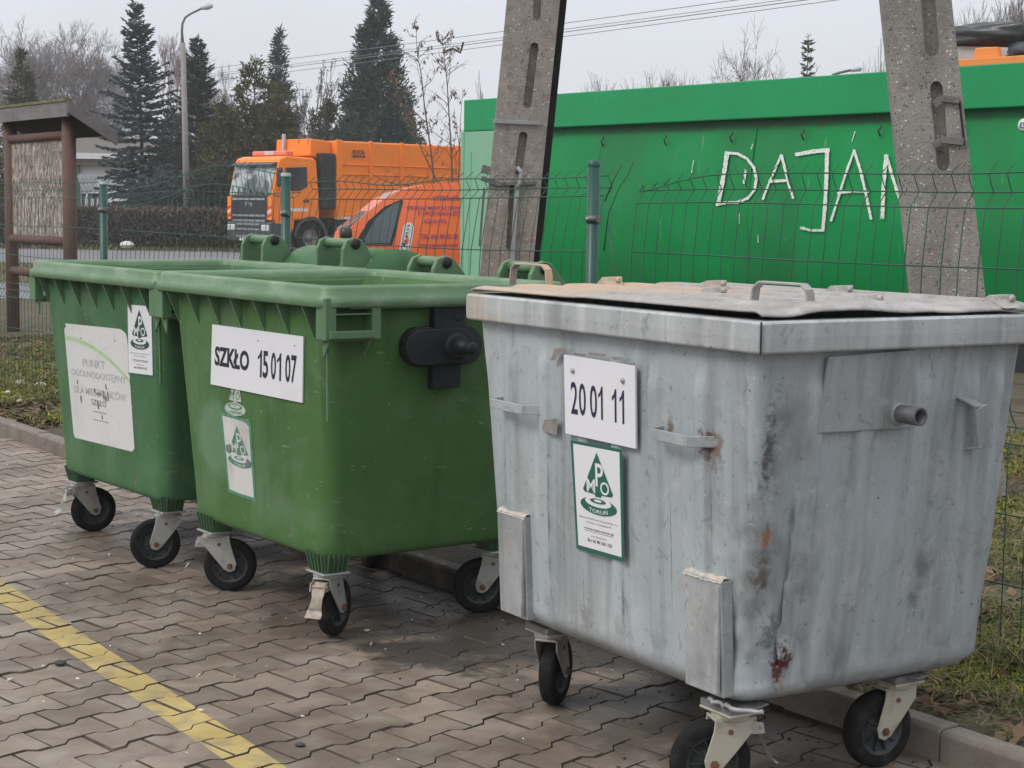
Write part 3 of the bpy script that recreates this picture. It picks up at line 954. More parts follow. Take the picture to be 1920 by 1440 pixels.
# ------------------------------------------------------------------ grey steel container
t = thing('steel_container', 'dented grey steel waste container in front, 20 01 11 sign and closed lid', 'waste container', (0.622, 4.735, 0), radians(-58.508))
grey = t
gi = inverse(t)
RT = 1.215
def gfront(px, py): return hit(px, py, (0, -.45, 1.145), (0, -.845, -.04), gi)
def gright(px, py): return hit(px, py, (.645, 0, 1.145), (.845, 0, -.095), gi)
rngb = [(-.47, .03), (-.29, .026), (-.10, .026), (.06, .022), (.23, .026), (.42, .024)]
ribr = [(-.27, .03), (-.10, .028), (.08, .028), (.25, .028), (.345, .016)]
def gsec(z, x0, x1, y0, y1, r, amp):
    """outline sampled finely: pressed ribs stand proud of the wall"""
    pts = []
    n = 190
    for i in range(n + 1):                              # front wall, left to right
        x = x0 + r + (x1 - x0 - 2 * r) * i / n
        e = sum(max(0, 1 - ((x - c) / w) ** 14) for c, w in rngb)
        pts.append((x, y0 - amp * min(e, 1)))
    for i in range(1, 7):
        a = radians(-90 + 90 * i / 7)
        pts.append((x1 - r + r * cos(a), y0 + r + r * sin(a)))
    n = 130
    for i in range(n + 1):                              # right wall
        y = y0 + r + (y1 - y0 - 2 * r) * i / n
        e = sum(max(0, 1 - ((y - c) / w) ** 14) for c, w in ribr)
        pts.append((x1 + amp * min(e, 1), y))
    for i in range(1, 5):
        a = radians(0 + 90 * i / 5)
        pts.append((x1 - r + r * cos(a), y1 - r + r * sin(a)))
    for i in range(9): pts.append((x1 - r + (x0 + r - x1 + r) * i / 8, y1))
    for i in range(1, 5):
        a = radians(90 + 90 * i / 5)
        pts.append((x0 + r + r * cos(a), y1 - r + r * sin(a)))
    for i in range(9): pts.append((x0, y1 - r + (y0 + r - y1 + r) * i / 8))
    for i in range(1, 5):
        a = radians(180 + 90 * i / 5)
        pts.append((x0 + r + r * cos(a), y0 + r + r * sin(a)))
    return pts
secs = []
for z in [1.15 - .02 * i for i in range(43)]:
    k = (1.145 - z) / .845
    amp = .012 * min(1, max(0, (1.08 - z) / .05)) * min(1, max(0, (z - .33) / .05))
    s = gsec(z, -.645 + .085 * k, .645 - .085 * k, -.45 + .036 * k, .42 - .02 * k, .020 + .016 * k, amp)
    out_ = []
    for x, y in s:
        p = Vector((x * 4, y * 4, z * 4))
        d = .0030 * noise.noise(p) + .0012 * noise.noise(p * 3.1)
        # the battered front right corner
        dc = math.hypot((x - .575) / .10, (z - .40) / .16)
        if y < -.2: d -= .022 * math.exp(-dc * dc) * (1 + .8 * noise.noise(p * 5))
        dc2 = math.hypot((x - .585) / .06, (z - .62) / .24)
        if y < -.25: d -= .010 * math.exp(-dc2 * dc2) * (1 + .9 * noise.noise(p * 6))
        dc3 = math.hypot((y - .22) / .08, (z - .62) / .13)
        if x > .4: d -= .012 * math.exp(-dc3 * dc3)
        out_.append((x + d * (1 if x > 0 else -1) * (abs(x) > .5), y + d * (1 if y > 0 else -1) * (abs(y) > .3)))
    secs.append((out_, z))
for z, ix, iy in ((.292, .012, .01), (.272, .035, .03), (.252, .075, .065), (.238, .12, .10)):
    secs.append((gsec(z, -.56 + ix, .56 - ix, -.414 + iy, .40 - iy, .038, 0), z))
mb = MB(); loft(mb, secs, True, False, True)
q = M['_grey_body']
for (px, py, face, rad, col, a, ed, ns, na) in [
    (1330, 830, 'f', .030, (.11, .06, .035), .95, .5, 40, .8), (1345, 850, 'f', .028, (.16, .11, .08), .8, .6, 40, .8), (1258, 800, 'f', .016, (.13, .09, .06), .8, .6, 60, .6),
    
    (1436, 1010, 'r', .020, (.30, .13, .05), .85, .8, 45, .8), (1430, 1080, 'r', .028, (.13, .115, .10), .85, .8, 45, .9),
    (1425, 1150, 'f', .040, (.12, .11, .105), .85, .7, 40, .9), (1450, 1200, 'r', .034, (.13, .125, .12), .8, .7, 40, .9),
    (1467, 1245, 'r', .026, (.075, .014, .012), .98, .5, 60, .9), (1455, 1258, 'r', .018, (.09, .02, .015), .9, .5, 60, .9), (1416, 1240, 'f', .016, (.36, .15, .055), .9, .7, 30, .5), (1417, 1262, 'f', .013, (.36, .15, .055), .8, .7, 30, .5),
    (1470, 1280, 'r', .012, (.35, .22, .08), .7, .7, 40, .5), (1520, 900, 'r', .020, (.17, .175, .18), .7, .9, 10, .3), (1520, 950, 'r', .018, (.17, .175, .18), .6, .9, 10, .3), (1310, 915, 'f', .018, (.20, .21, .21), .6, .9, 20, .3),
    (1730, 1060, 'r', .050, (.15, .16, .16), .8, .8, 20, .7), (1705, 1120, 'r', .030, (.15, .16, .16), .8, .8, 30, .8), (1585, 1130, 'r', .018, (.16, .165, .17), .75, .8, 40, .8), (1682, 1100, 'r', .022, (.14, .14, .14), .8, .7, 40, .7),
    (1480, 780, 'r', .045, (.20, .20, .195), .6, .9, 12, .5), (1500, 840, 'r', .04, (.21, .21, .205), .55, .9, 12, .5), (1440, 1170, 'f', .05, (.42, .41, .40), .5, .8, 25, .8)]:
    p = gfront(px, py) if face == 'f' else gright(px, py)
    q.spot(col, tuple(p), (rad, rad * 1.2, rad * (1.9 if rad < .03 else 1.5)), a, ed, ns, na)
for (px, py, px2, py2, w) in [(1036, 720, 1036, 1160, .0022), (1103, 1040, 1104, 1180, .0026), (965, 800, 966, 945, .002), (1258, 850, 1262, 1190, .0024), (1332, 860, 1336, 1060, .003), (1170, 1050, 1178, 1210, .002)]:
    a, b = gfront(px, py), gfront(px2, py2)
    q.spot((.12, .125, .13), tuple((a + b) / 2), (w, .05, abs(a.z - b.z) / 2), .75, .8, 40, .5)
c_ = gright(1441, 850)
q.spot((.075, .073, .07), tuple(c_), (.018, .020, .17), .9, .8, 55, 1.0)
q.spot((.16, .155, .15), tuple(c_ + Vector((0, .02, 0))), (.03, .035, .20), .6, .9, 30, .9)
q.spot((.13, .11, .095), tuple(gright(1434, 1090)), (.016, .020, .11), .85, .8, 50, 1.0)
body = mb.build('body', q.m, t)
# collar
mb = MB()
cor = .030
def gr_(a, b=0): return rrect(-.686 + a, .686 - a, -.485 + a, .455 - a, max(.012, cor - a * .5), 3)
loft(mb, [(gr_(.045), 1.140), (gr_(.006), 1.1385), (gr_(.001), 1.143), (gr_(.0), 1.175), (gr_(.001), 1.209), (gr_(.006), RT), (gr_(.05), RT + .001), (gr_(.055), RT - .01), (gr_(.055), 1.14)], False)
rim = mb.build('rim', M['grey_rim'], t, bevel=.003)
mb = MB()
mb.box((.6795, -.4795, 1.177), (.004, .004, .074), rz=radians(45))
mb.build('weld_seam', M['gap_dark'], rim)
# lid: two pressed sheets, slightly domed, lips lifted here and there
def lid_z(x, y, s):
    ex = min(1, max(0, (.672 - abs(x)) / .10)); ey = min(1, max(0, (.475 - abs(y + .015)) / .09))
    e = min(ex, ey)
    z = RT + .0015 + .016 * (1 - (1 - e) ** 3)
    z += .0075 * (1 if sin(y * 36) > .25 else 0) * min(1, e * 1.6) + .0018 * noise.noise(Vector((x * 3, y * 3, s))) * min(1, e * 1.5 + .15)
    if s == 1:                                          # right sheet: bent lip at the near end
        z += .013 * math.exp(-((x - .64) / .10) ** 2) * math.exp(-((y + .20) / .16) ** 2) + .005 * noise.noise(Vector((x * 9, y * 9, 2))) * (1 if x > .58 else 0)
    else:
        z += .004 * math.exp(-((x + .05) / .06) ** 2) * math.exp(-((y + .46) / .08) ** 2)
    return z
for s, x0, x1 in ((0, -.667, -.015), (1, -.035, .668)):
    mb = MB()
    nx, ny = 60, 150
    mb.grid(lambda i, j: Vector((x0 + (x1 - x0) * i / nx, -.470 + .905 * j / ny, lid_z(x0 + (x1 - x0) * i / nx, -.470 + .905 * j / ny, s) + (.004 if s else .0))), list(range(nx + 1)), list(range(ny + 1)))
    ld = mb.build('lid', M['grey_lid'], t, label='rust stained left lid sheet' if s == 0 else 'grey right lid sheet with bent lip', recalc=False)
    sd = ld.modifiers.new('thickness', 'SOLIDIFY'); sd.thickness, sd.offset = .004, 1
    # bent strap handle
    hx, hy = (-.52, -.16) if s == 0 else (.40, -.30)
    hp = hit(*((995, 528) if s == 0 else (1466, 572)), (0, 0, 1.24), (0, 0, 1), gi)
    hx, hy = hp.x, hp.y
    mb = MB()
    dx, dy = (.110, -.0) if s == 0 else (.108, -.0)
    prof = [(-1, -.012), (-.92, .040), (-.72, .055), (.72, .055), (.92, .040), (1, -.012)]
    for (a, z), (a2, z2) in zip(prof[:-1], prof[1:]):
        mb.bar((hx + a * dx, hy + a * dy, 1.238 + z), (hx + a2 * dx, hy + a2 * dy, 1.238 + z2), .026, .006, up=(-(z2 - z), 0, (a2 - a) * dx) if abs(a2 - a) > .01 else (1, 0, 0))
    mb.build('lid_handle', M['grey_lid'], ld, bevel=.002)
    # pressed hinge lugs along the back
    lugs = [(1155, 528), (1180, 532)] if s == 0 else [(1350, 535), (1585, 545), (1885, 563), (1350, 548), (1640, 562)]
    for (px, py) in (lugs[:1] if s == 0 else lugs):
        mb = MB()
        p = hit(px, py, (0, 0, 1.247), (0, 0, 1), gi)
        p.y = min(p.y, .41)
        L_ = .075
        mb.prism([(p.x - L_, p.y + .03, 1.232), (p.x - .012, p.y + .012, 1.262), (p.x + .028, p.y + .004, 1.264), (p.x + .034, p.y, 1.250), (p.x + L_, p.y - .02, 1.232)], (-.012, -.05, -.002))
        mb.lathe([(.008, 0), (.008, .012), (0, .012)], (p.x + .036, p.y - .02, 1.254), (1, 0, 0), 8)
        mb.build('hinge_lug', M['grey_lid'], ld, bevel=.004)
# front handles, side handle
def strap(pts, w, name='handle', up=(0, 0, 1)):
    mb = MB()
    for a, b in zip(pts[:-1], pts[1:]): mb.bar(a, b, w[0], w[1], up if up != 'side' else ((1, 0, 0) if abs(a.z - b.z) > .04 else (0, 0, 1)))
    return mb.build(name, M['grey_part'], t, bevel=.002)
for (pa, pb) in (((942, 752), (1020, 768)), ((1243, 808), (1336, 828))):
    a, b = gfront(*pa), gfront(*pb)
    d = (b - a).normalized(); n = Vector((0, -1, -.05))
    b = b + d * .015
    strap([a + n * -.01, a + d * .014 + n * .045, b - d * .05 + n * .047, b + n * -.01], (.005, .028), up=(0, 0, 1))
a, b = gright(1800, 752), gright(1806, 842)
strap([a + Vector((-.01, 0, .015)), a + Vector((.05, .02, -.01)), b + Vector((.05, .02, .012)), b + Vector((-.01, 0, -.0))], (.044, .007), up='side')
# trunnion plate and pipe on the right wall
pl = [gright(*p) for p in ((1546, 668), (1708, 654), (1697, 802), (1524, 812))]
mb = MB(); mb.prism([p + Vector((.006, 0, 0)) for p in pl], (.011, 0, 0))
tp = mb.build('trunnion_plate', M['grey_part'], t, bevel=.004)
pc = gright(1676, 774)
mb = MB()
mb.tube([pc, pc + Vector((.092, 0, 0))], [.023, .023], 24, caps=False)
mb.tube([pc + Vector((.092, 0, 0)), pc + Vector((.02, 0, 0))], [.0185, .0185], 24, caps=False)
ring_o = [pc + Vector((.092, .023 * cos(2 * pi * k / 24), .023 * sin(2 * pi * k / 24))) for k in range(24)]
ring_i = [pc + Vector((.092, .0185 * cos(2 * pi * k / 24), .0185 * sin(2 * pi * k / 24))) for k in range(24)]
mb.add(ring_o + ring_i, [(i, (i + 1) % 24, 24 + (i + 1) % 24, 24 + i) for i in range(24)])
mb.build('pipe_stub', M['trunnion_pipe'], tp)
mb = MB(); mb.lathe([(.023, .010), (.031, .012), (.029, .018), (.023, .024)], pc, (1, 0, 0), 24)
mb.build('weld_bead', M['grey_channel'], tp)
# lifting channels at the foot of the front wall
for (tl, tr, bl) in (((946, 957), (997, 966), (941, 1158)), ((1296, 1070), (1368, 1087), (1292, 1300))):
    a, b = gfront(*tl), gfront(*tr)
    zb = .285
    x0, x1, zt_ = a.x, b.x, (a.z + b.z) / 2
    y_t = -.45 + .04 * (1.145 - zt_) / .845
    y_b = -.45 + .04 * (1.145 - zb) / .845
    mb = MB()
    mb.prism([(x0, y_t + .01, zt_), (x0, y_t - .026, zt_), (x0, y_b - .024, zb), (x0, y_b + .01, zb)], (x1 - x0, 0, 0))
    mb.box((x1 - .012, (y_t + y_b) / 2 - .030, (zt_ + zb) / 2), (.016, .012, zt_ - zb - .02))
    ch = mb.build('lifting_channel', M['grey_channel'], t, bevel=.003)
    mb = MB()
    mb.grid(lambda i, j: Vector((x0 + (x1 - x0) * i / 14, y_t - .028 + .03 * j / 3, zt_ + .006 + .004 * noise.noise(Vector((i * .9, j * .9, x0))) - (.012 if j == 0 else 0))), list(range(15)), list(range(4)))
    mb.build('sealant', M['weld_foam'], ch)
# torn foot edge at the near corner
mb = MB()
pts = []
for i in range(14):
    x = .44 + .012 * i
    pts.append(Vector((x, -.415 + .012 * noise.noise(Vector((i * .8, 0, 0))) + (max(0, i - 9) * .012), .262 + .010 * noise.noise(Vector((i * .9, 4, 0))))))
mb.tube(pts, .006, 6)
mb.build('torn_edge', M['grey_channel'], t)
for mx, my in ((.452, -.352), (-.43, -.32), (.445, .205), (-.44, .25)):
    mb = MB(); mb.box((mx, my, .243), (.12, .105, .022)); mb.box((mx + (.06 if mx > 0 else -.06), my + .02, .253), (.05, .07, .006), rz=.3)
    mb.build('caster_plate', M['mount_grey'], t, bevel=.003)
# number plate
tq = [gfront(*p) for p in ((1071, 811), (1203, 840), (1202, 685), (1068, 664))]
Q5 = Quad(*tq)
mb = MB(); Q5.slab(mb, [(0, 0), (1, 0), (1, 1), (0, 1)], .013, .019)
sp = mb.build('number_plate', M['white_sign'], t, recalc=False)
mb = MB()
for a, b, s_ in ((.095, .195, '2'), (.215, .315, '0'), (.375, .475, '0')):
    write(mb, Q5, (a, .27, b, .68), s_, 0.0198, .010)
one(mb, Q5, .495, .062, .27, .68, .0198)
for a in (.685, .79): one(mb, Q5, a, .062, .27, .68, .0198)
mb.build('lettering', M['ink_violet'], sp, recalc=False)
for u, v in ((.135, .82), (.84, .80)):
    mb = MB(); mb.lathe([(.008, 0), (.0075, .004), (.004, .006), (0, .006)], Q5.p(u, v, .019), Q5.n, 12)
    mb.build('screw', M['zinc'], sp)
# torn label residue round the plate
for pts in ([(1041, 676), (1050, 653), (1066, 652), (1072, 658), (1060, 660), (1050, 675)], [(1026, 800), (1030, 787), (1055, 784), (1054, 815), (1040, 812), (1027, 808)], [(1085, 661), (1110, 664), (1108, 668), (1088, 666)], [(1112, 660), (1145, 664), (1142, 668), (1114, 665)], [(1155, 668), (1178, 670), (1176, 676), (1160, 675)], [(1183, 680), (1196, 681), (1195, 687), (1184, 686)]):
    mb = MB(); pp = [gfront(*p) + Vector((0, -.0165, 0)) for p in pts]
    mb.add(pp, [tuple(range(len(pp)))])
    mb.build('label_residue', M['torn_brown'], t, recalc=False)
# info sticker
tq = [gfront(*p) + Vector((0, -.0200, 0)) for p in ((1093, 1027), (1183, 1053), (1179, 842), (1082, 824))]
Q6 = Quad(*tq)
s6 = info_sticker(t, Q6, M['ink_green'], (.05, .04, .028))
emblem(s6, Q6, (.15, .365, .88, .93), (M['ink_green'], M['sticker']), h=.0026)
for heading, pivot, br, fm in (((.33, .95), (-.43, -.32), False, 'zinc'), ((-.95, -.2), (.455, -.355), True, 'zinc_tan'), ((-.87, -.45), (.445, .205), False, 'zinc_tan'), ((-.5, .8), (-.44, .25), False, 'zinc')):
    caster(t, t, heading, pivot, .226, M[fm], br, D=.205, W=.05)
# ------------------------------------------------------------------ fence along the kerb
M['fence_green'] = simple('green_powder_coat', (0.020, 0.105, 0.062), 0.45, 0.0, .2, 8)
M['fence_wire'] = simple('green_coated_wire', (0.026, 0.080, 0.055), 0.5, 0.1, .25, 6)
M['post_teal'] = (lambda q: (q.blotch((.02, .07, .06), 20, .5, .75, .5), q.m)[1])(Mat('teal_post_paint', (0.006, 0.062, 0.048), 0.4))
M['clamp'] = simple('dull_clamp_steel', (0.13, 0.14, 0.13), .5, .4, .3, 40)
FB = Vector((1.486, 5.352, 0))                          # foot of the fence at the right
def fpt(t, z, off=0.0): return FB + KU * t + KW * off + Vector((0, 0, z))
M['post_cap'] = simple('bleached_cap', (.42, .46, .44), .7)
def fence_post(t_, ztop, label, r=.025, pale=True):
    base = fpt(t_, .05, -.035)
    p = thing('fence_post', label, 'fence post', base, 0, 'posts of the wire mesh fence')
    mb = MB()
    mb.tube([(0, 0, -.2), (0, 0, ztop - .05)], r, 24, caps=True)
    mb.lathe([(r, 0), (r + .001, .004), (r * .8, .012), (0, .015)], (0, 0, ztop - .052), (0, 0, 1), 24)
    mb.build('tube', M['post_teal'], p)
    mb = MB(); mb.lathe([(r + .0015, -.012), (r + .0015, .004), (r * .7, .010), (0, .012)], (0, 0, ztop - .050), (0, 0, 1), 24)
    mb.build('cap', M['post_cap'] if pale else M['post_teal'], p)
    for zc in (1.38, .55):
        mb = MB()
        mb.lathe([(r, -.014), (r + .004, -.014), (r + .004, .014), (r, .014)], (0, 0, zc), (0, 0, 1), 24)
        mb.box((KU * (r + .010)) + Vector((0, 0, zc)), (.008, .03, .026), rz=KTH)
        mb.box((KU * -(r + .010)) + Vector((0, 0, zc)), (.008, .03, .026), rz=KTH)
        cl_ = mb.build('clamp', M['clamp'], p)
        mb = MB()
        mb.lathe([(.007, 0), (.006, .004), (0, .005)], KW * -(r + .004) + Vector((0, 0, zc)), -KW, 8)
        mb.build('bolt', M['zinc'], cl_)
    return p
fence_post(7.23, 1.605, 'slim green fence post behind the farthest left green container')
fence_post(4.66, 1.635, 'green fence post with pale cap in front of the orange truck cab')
fence_post(1.985, 1.655, 'thick teal fence post in front of the green skip, between the two concrete poles', pale=False)

def fence_panel(ta, tb, label, bend, sag, pitch=.0755, drop=(), seed=1, zt=1.63, splay=None):
    """3-D folded mesh panel from t=ta to tb. bend(t,z)->offset across the fence, sag(t,k)->height change of wire k"""
    r_ = random.Random(seed)
    o = thing('mesh_fence', label, 'fence', fpt((ta + tb) / 2, 0.08), 0, 'folded wire mesh panels of the fence')
    org = Vector(o.location)
    zs = [1.61, 1.555, 1.505, 1.30, 1.08, .865, .81, .76, .535, .315, .10]
    fold = {1: .032, 6: .032}
    def off(t, z):
        b = bend(t, z)
        f = 0
        for zc in (1.555, .81):
            f += max(0, 1 - abs(z - zc) / .05) * .034
        if z > 1.61: f += (z - 1.61) * 1.0
        return b + f
    def zz(t, z):                                       # vertical displacement interpolated between wires
        if z > 1.7: return z
        k = min(range(len(zs)), key=lambda i: abs(zs[i] - z))
        return z + sag(t, k)
    mb = MB()
    nt = max(2, int((ta - tb) / .10))
    for k, z in enumerate(zs):
        pts = [fpt(ta + (tb - ta) * i / nt, z + sag(ta + (tb - ta) * i / nt, k), off(ta + (tb - ta) * i / nt, z)) - org for i in range(nt + 1)]
        if k in drop: pts = pts[: int(len(pts) * .6)]
        mb.tube(pts, .0027, 5)
    mb.build('horizontal_wires', M['fence_wire'], o, label='level green wires')
    mb = MB()
    n = int(round((ta - tb) / pitch))
    for i in range(n + 1):
        t = ta + (tb - ta) * i / n
        j = r_.uniform(-.004, .004)
        zl = [.06, .315, .535, .76, .785, .81, .835, .865, 1.08, 1.30, 1.505, 1.53, 1.555, 1.58, 1.61, zt + .012]
        sp = (lambda z: splay(t, z)) if splay else (lambda z: 0)
        mb.tube([fpt(t + j + sp(z), zz(t, z), off(t, z)) - org for z in zl], .0020, 4, caps=False)
    mb.build('upright_wires', M['fence_wire'], o, label='upright green wires with two folds')
    return o
lean = lambda a, z0: (lambda t, z: a * max(0, z - z0))
fence_panel(9.80, 7.28, 'wire mesh panel at the far left in front of the wooden notice board', lean(.05, 1.2), lambda t, k: .004 * sin(t * 3 + k), seed=2)
def sag2(t, k):
    s = (7.2 - t) / 2.5
    if k == 0: return .105 * math.exp(-((s - .62) / .28) ** 2) - .05 * (1 - s)
    if k == 1: return .015 * sin(s * 5)- .03 * (1 - s)
    if k == 2: return .085 * math.exp(-((s - .60) / .26) ** 2) - .09 * max(0, .45 - s) * 1.6
    if k == 3: return -.02 * s
    return .004 * sin(t * 3 + k)
fence_panel(7.18, 4.71, 'buckled wire mesh panel with arched top wires in front of the hedge', lean(.10, 1.1), sag2, seed=3)
def sag3(t, k):
    s = (4.6 - t) / 2.55
    if k == 0: return -.045 * math.exp(-((s - .33) / .16) ** 2) - .05 * max(0, .35 - s) + .012 * sin(s * 6)
    if k == 2: return .02 * s * s
    if k == 3: return -.02 * sin(s * 3)
    return .004 * sin(t * 3 + k)
fence_panel(4.61, 2.03, 'leaning wire mesh panel in front of the orange van and left concrete pole', lean(.21, 1.25), sag3, seed=4)
def sag4(t, k):
    s = (1.80 - t) / 2.6
    if k == 0: return -.05 * math.exp(-(s / .10) ** 2) + .012 * sin(s * 7) - .022 + .03 * s
    if k in (1, 2): return -.02 * (1 - s) + .012 * sin(s * 5 + 1)
    return .003 * sin(t * 3 + k)
fence_panel(1.78, -1.0, 'wire mesh panel torn loose from its post in front of the green skip', lean(.10, 1.25), sag4, seed=5)
mb = MB()                                               # wires torn out at the loose edge
p0 = fpt(1.95, 0, 0)
for pts in ([fpt(1.955, 1.30) , fpt(1.93, 1.45), fpt(1.90, 1.56, .03), fpt(1.88, 1.60, .05), fpt(1.86, 1.66, .07)], [fpt(1.955, 1.50), fpt(1.93, 1.60, .03), fpt(1.91, 1.65, .05)], [fpt(1.945, 1.42, .01), fpt(1.90, 1.2, .02), fpt(1.85, .95, .03)]):
    mb.tube([q - p0 for q in pts], .0027, 5)
o = mb.build('loose_wire', M['fence_wire']); o.location = p0
tag(o, 'bent loose green wire ends sticking out beside the teal fence post', 'wire')

# ------------------------------------------------------------------ the two concrete poles of the A-frame
def concrete(name, base):
    q = Mat(name, base, 0.97, spec=.12)
    q.vary(.14, 1.5)
    v = q.N('ShaderNodeTexVoronoi'); v.inputs['Scale'].default_value = 60
    q.L(q.mapped(), v.inputs['Vector'])
    sel = q.ramp(q.noise(23, 2), .50, .56)
    big = q.ramp(v.outputs['Distance'], .36, .28)
    rnd = q.N('ShaderNodeSeparateColor'); q.L(v.outputs['Color'], rnd.inputs[0])
    q.layer((.34, .32, .29), q.math('MULTIPLY', big, q.ramp(rnd.outputs[0], .55, .60)))
    q.layer((.66, .65, .63), q.math('MULTIPLY', big, q.ramp(rnd.outputs[0], .83, .85)))
    q.layer((.060, .052, .045), q.math('MULTIPLY', q.ramp(v.outputs['Distance'], .28, .20), q.ramp(rnd.outputs[1], .70, .74)))
    q.blotch((.11, .098, .085), 3, .50, .72, .6, stretch=(1, 1, .4)); q.blotch((.07, .06, .05), 30, .60, .70, .6)
    q.blotch((.42, .40, .37), 130, .58, .66, .7, detail=2); q.blotch((.10, .09, .08), 110, .60, .68, .7, detail=2, loc=(5, 2, 8)); q.blotch((.21, .185, .16), 14, .52, .66, .6)
    bp = q.N('ShaderNodeBump'); bp.inputs['Strength'].default_value, bp.inputs['Distance'].default_value = .35, .006
    q.L(q.math('MULTIPLY', q.ramp(v.outputs['Distance'], .4, .1), q.ramp(rnd.outputs[0], .3, .6)), bp.inputs['Height'])
    q.L(bp.outputs[0], q.b.inputs['Normal'])
    q.bump(120, .5, .006)
    return q
M['concrete_l'] = (lambda q: (q.spot((.21, .145, .10), (0, 0, .8), (.5, .5, .9), .6, 1, 6, .4), q.m)[1])(concrete('aggregate_concrete_warm', (.335, .295, .26)))
M['concrete_r'] = concrete('aggregate_concrete_grey', (.295, .272, .245)).m
M['pole_dark'] = simple('painted_shade_pole_side', (.022, .020, .019), .95, var=.3, scale=6, bump=.4, bscale=40)  # shade on the pole's right side, put into the colour
def filled(outlines, depth):
    """flat outline with holes, given real thickness"""
    cu = bpy.data.curves.new('outline', 'CURVE'); cu.dimensions, cu.fill_mode = '2D', 'BOTH'
    cu.extrude = depth / 2
    for pts in outlines:
        sp = cu.splines.new('POLY'); sp.points.add(len(pts) - 1)
        for i, (x, y) in enumerate(pts): sp.points[i].co = (x, y, 0, 1)
        sp.use_cyclic_u = True
    o = bpy.data.objects.new('outline', cu); COL.objects.link(o)
    bpy.context.view_layer.update()
    me = bpy.data.meshes.new_from_object(o.evaluated_get(bpy.context.evaluated_depsgraph_get()))
    vs = [tuple(v.co) for v in me.vertices]; fs = [tuple(p.vertices) for p in me.polygons]
    bpy.data.objects.remove(o); bpy.data.curves.remove(cu); bpy.data.meshes.remove(me)
    return vs, fs
def slot(cx, z0, z1, w, lean=0.0):
    r = w / 2
    pts = []
    for k in range(9):
        a = pi * k / 8
        pts.append((cx + lean * (z1 - z0) + r * cos(a), z1 - r + r * sin(a)))
    for k in range(9):
        a = pi + pi * k / 8
        pts.append((cx + r * cos(a), z0 + r + r * sin(a)))
    return pts
def pole(name, label, foot, top, w0, w1, slots, mat, yaw, side=None, depth=.24):
    """foot/top: world points of the axis; local frame: x across the face, y along the axis, z towards the viewer"""
    foot, top = Vector(foot), Vector(top)
    ax = (top - foot); H_ = ax.length; ax.normalize()
    x = Vector((cos(yaw), sin(yaw), 0)); x = (x - ax * x.dot(ax)).normalized()
    z = x.cross(ax)
    o = thing(name, label, 'utility pole', foot, 0, 'concrete legs of the A-frame utility pole')
    R = Matrix((x, ax, z)).transposed()
    def tr(vs):
        out = []
        for a, b, c in vs:
            k = 1 + (w1 / w0 - 1) * b / H_
            out.append(R @ Vector((a * k, b, c)))
        return out
    n = 30
    face = [(-w0 / 2, H_ * i / n) for i in range(n + 1)] + [(w0 / 2, H_ - H_ * i / n) for i in range(n + 1)]
    vs, fs = filled([face] + [slot(*s) for s in slots], .045)
    mb = MB()
    mb.add([q + z * (depth / 2 - .0225) for q in tr(vs)], fs)
    f_ = mb.build('face', mat, o, bevel=.012, recalc=True)
    mb = MB()
    vs = [(a, b, c) for a in (-w0 / 2 + .012, w0 / 2 - .012) for b in (0, H_) for c in (-depth / 2, depth / 2 - .0455)]
    mb.add(tr(vs), [(0, 1, 3, 2), (4, 6, 7, 5), (0, 4, 5, 1), (2, 3, 7, 6), (0, 2, 6, 4), (1, 5, 7, 3)])
    mb.build('web', mat, o, recalc=True)
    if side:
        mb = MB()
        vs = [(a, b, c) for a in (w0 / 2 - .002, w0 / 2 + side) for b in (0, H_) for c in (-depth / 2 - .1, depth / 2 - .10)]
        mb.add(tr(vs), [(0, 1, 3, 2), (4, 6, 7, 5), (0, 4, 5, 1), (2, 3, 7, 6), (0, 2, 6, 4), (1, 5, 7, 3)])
        mb.build('shade_side', M['pole_dark'], o, recalc=True)
    return o, R, foot
YL, YR = 10.6, 8.6
def on_axis(a, b, z):
    k = (z - a.z) / (b.z - a.z)
    return a + (b - a) * k
a, b = at(950, 480, YL), at(998, 0, YL)
SL = lambda px, py: None
pL0, pL1 = on_axis(a, b, -.05), on_axis(a, b, 8.5)
def slots_for(p0, p1, yaw, Y, specs):
    """slots given by the photo's top and bottom ends, width in metres"""
    ax = (p1 - p0).normalized(); x = Vector((cos(yaw), sin(yaw), 0)); x = (x - ax * x.dot(ax)).normalized(); z = x.cross(ax)
    res = []
    for (xa, ya_, xb, yb, w) in specs:
        qa = hit(xa, ya_, p0 + z * .12, z) - p0; qb = hit(xb, yb, p0 + z * .12, z) - p0
        za, zb = qa.dot(ax), qb.dot(ax)
        xa_, xb_ = qa.dot(x), qb.dot(x)
        res.append((xb_, zb, za, w, (xa_ - xb_) / (za - zb) if za != zb else 0))
    return res
yawL = radians(4)
sl = slots_for(pL0, pL1, yawL, YL, [(1012, -90, 1006, 38, .046), (1003, 80, 988, 203, .050), (982, 247, 973, 316, .052), (964, 345, 956, 470, .05)])
poleL, RL, _ = pole('concrete_pole', 'left concrete pole leg with grey cable conduit and side painted dark as shade', pL0, pL1, .318, .318, sl, M['concrete_l'], yawL, side=.05)
a, b = at(1769, 520, YR), at(1713, 0, YR)
pR0, pR1 = on_axis(a, b, -.05), on_axis(a, b, 8.5)
yawR = radians(-6)
sl = slots_for(pR0, pR1, yawR, YR, [(1740, -40, 1752, 106, .075), (1757, 153, 1772, 320, .066)])
poleR, RR, _ = pole('concrete_pole', 'right concrete pole leg in speckled grey aggregate with two steel strap clamps', pR0, pR1, .372, .225, sl, M['concrete_r'], yawR)
def onpole(p0, R, px, py, lift=.13):
    z = R @ Vector((0, 0, 1))
    return hit(px, py, p0 + z * lift, z) - p0
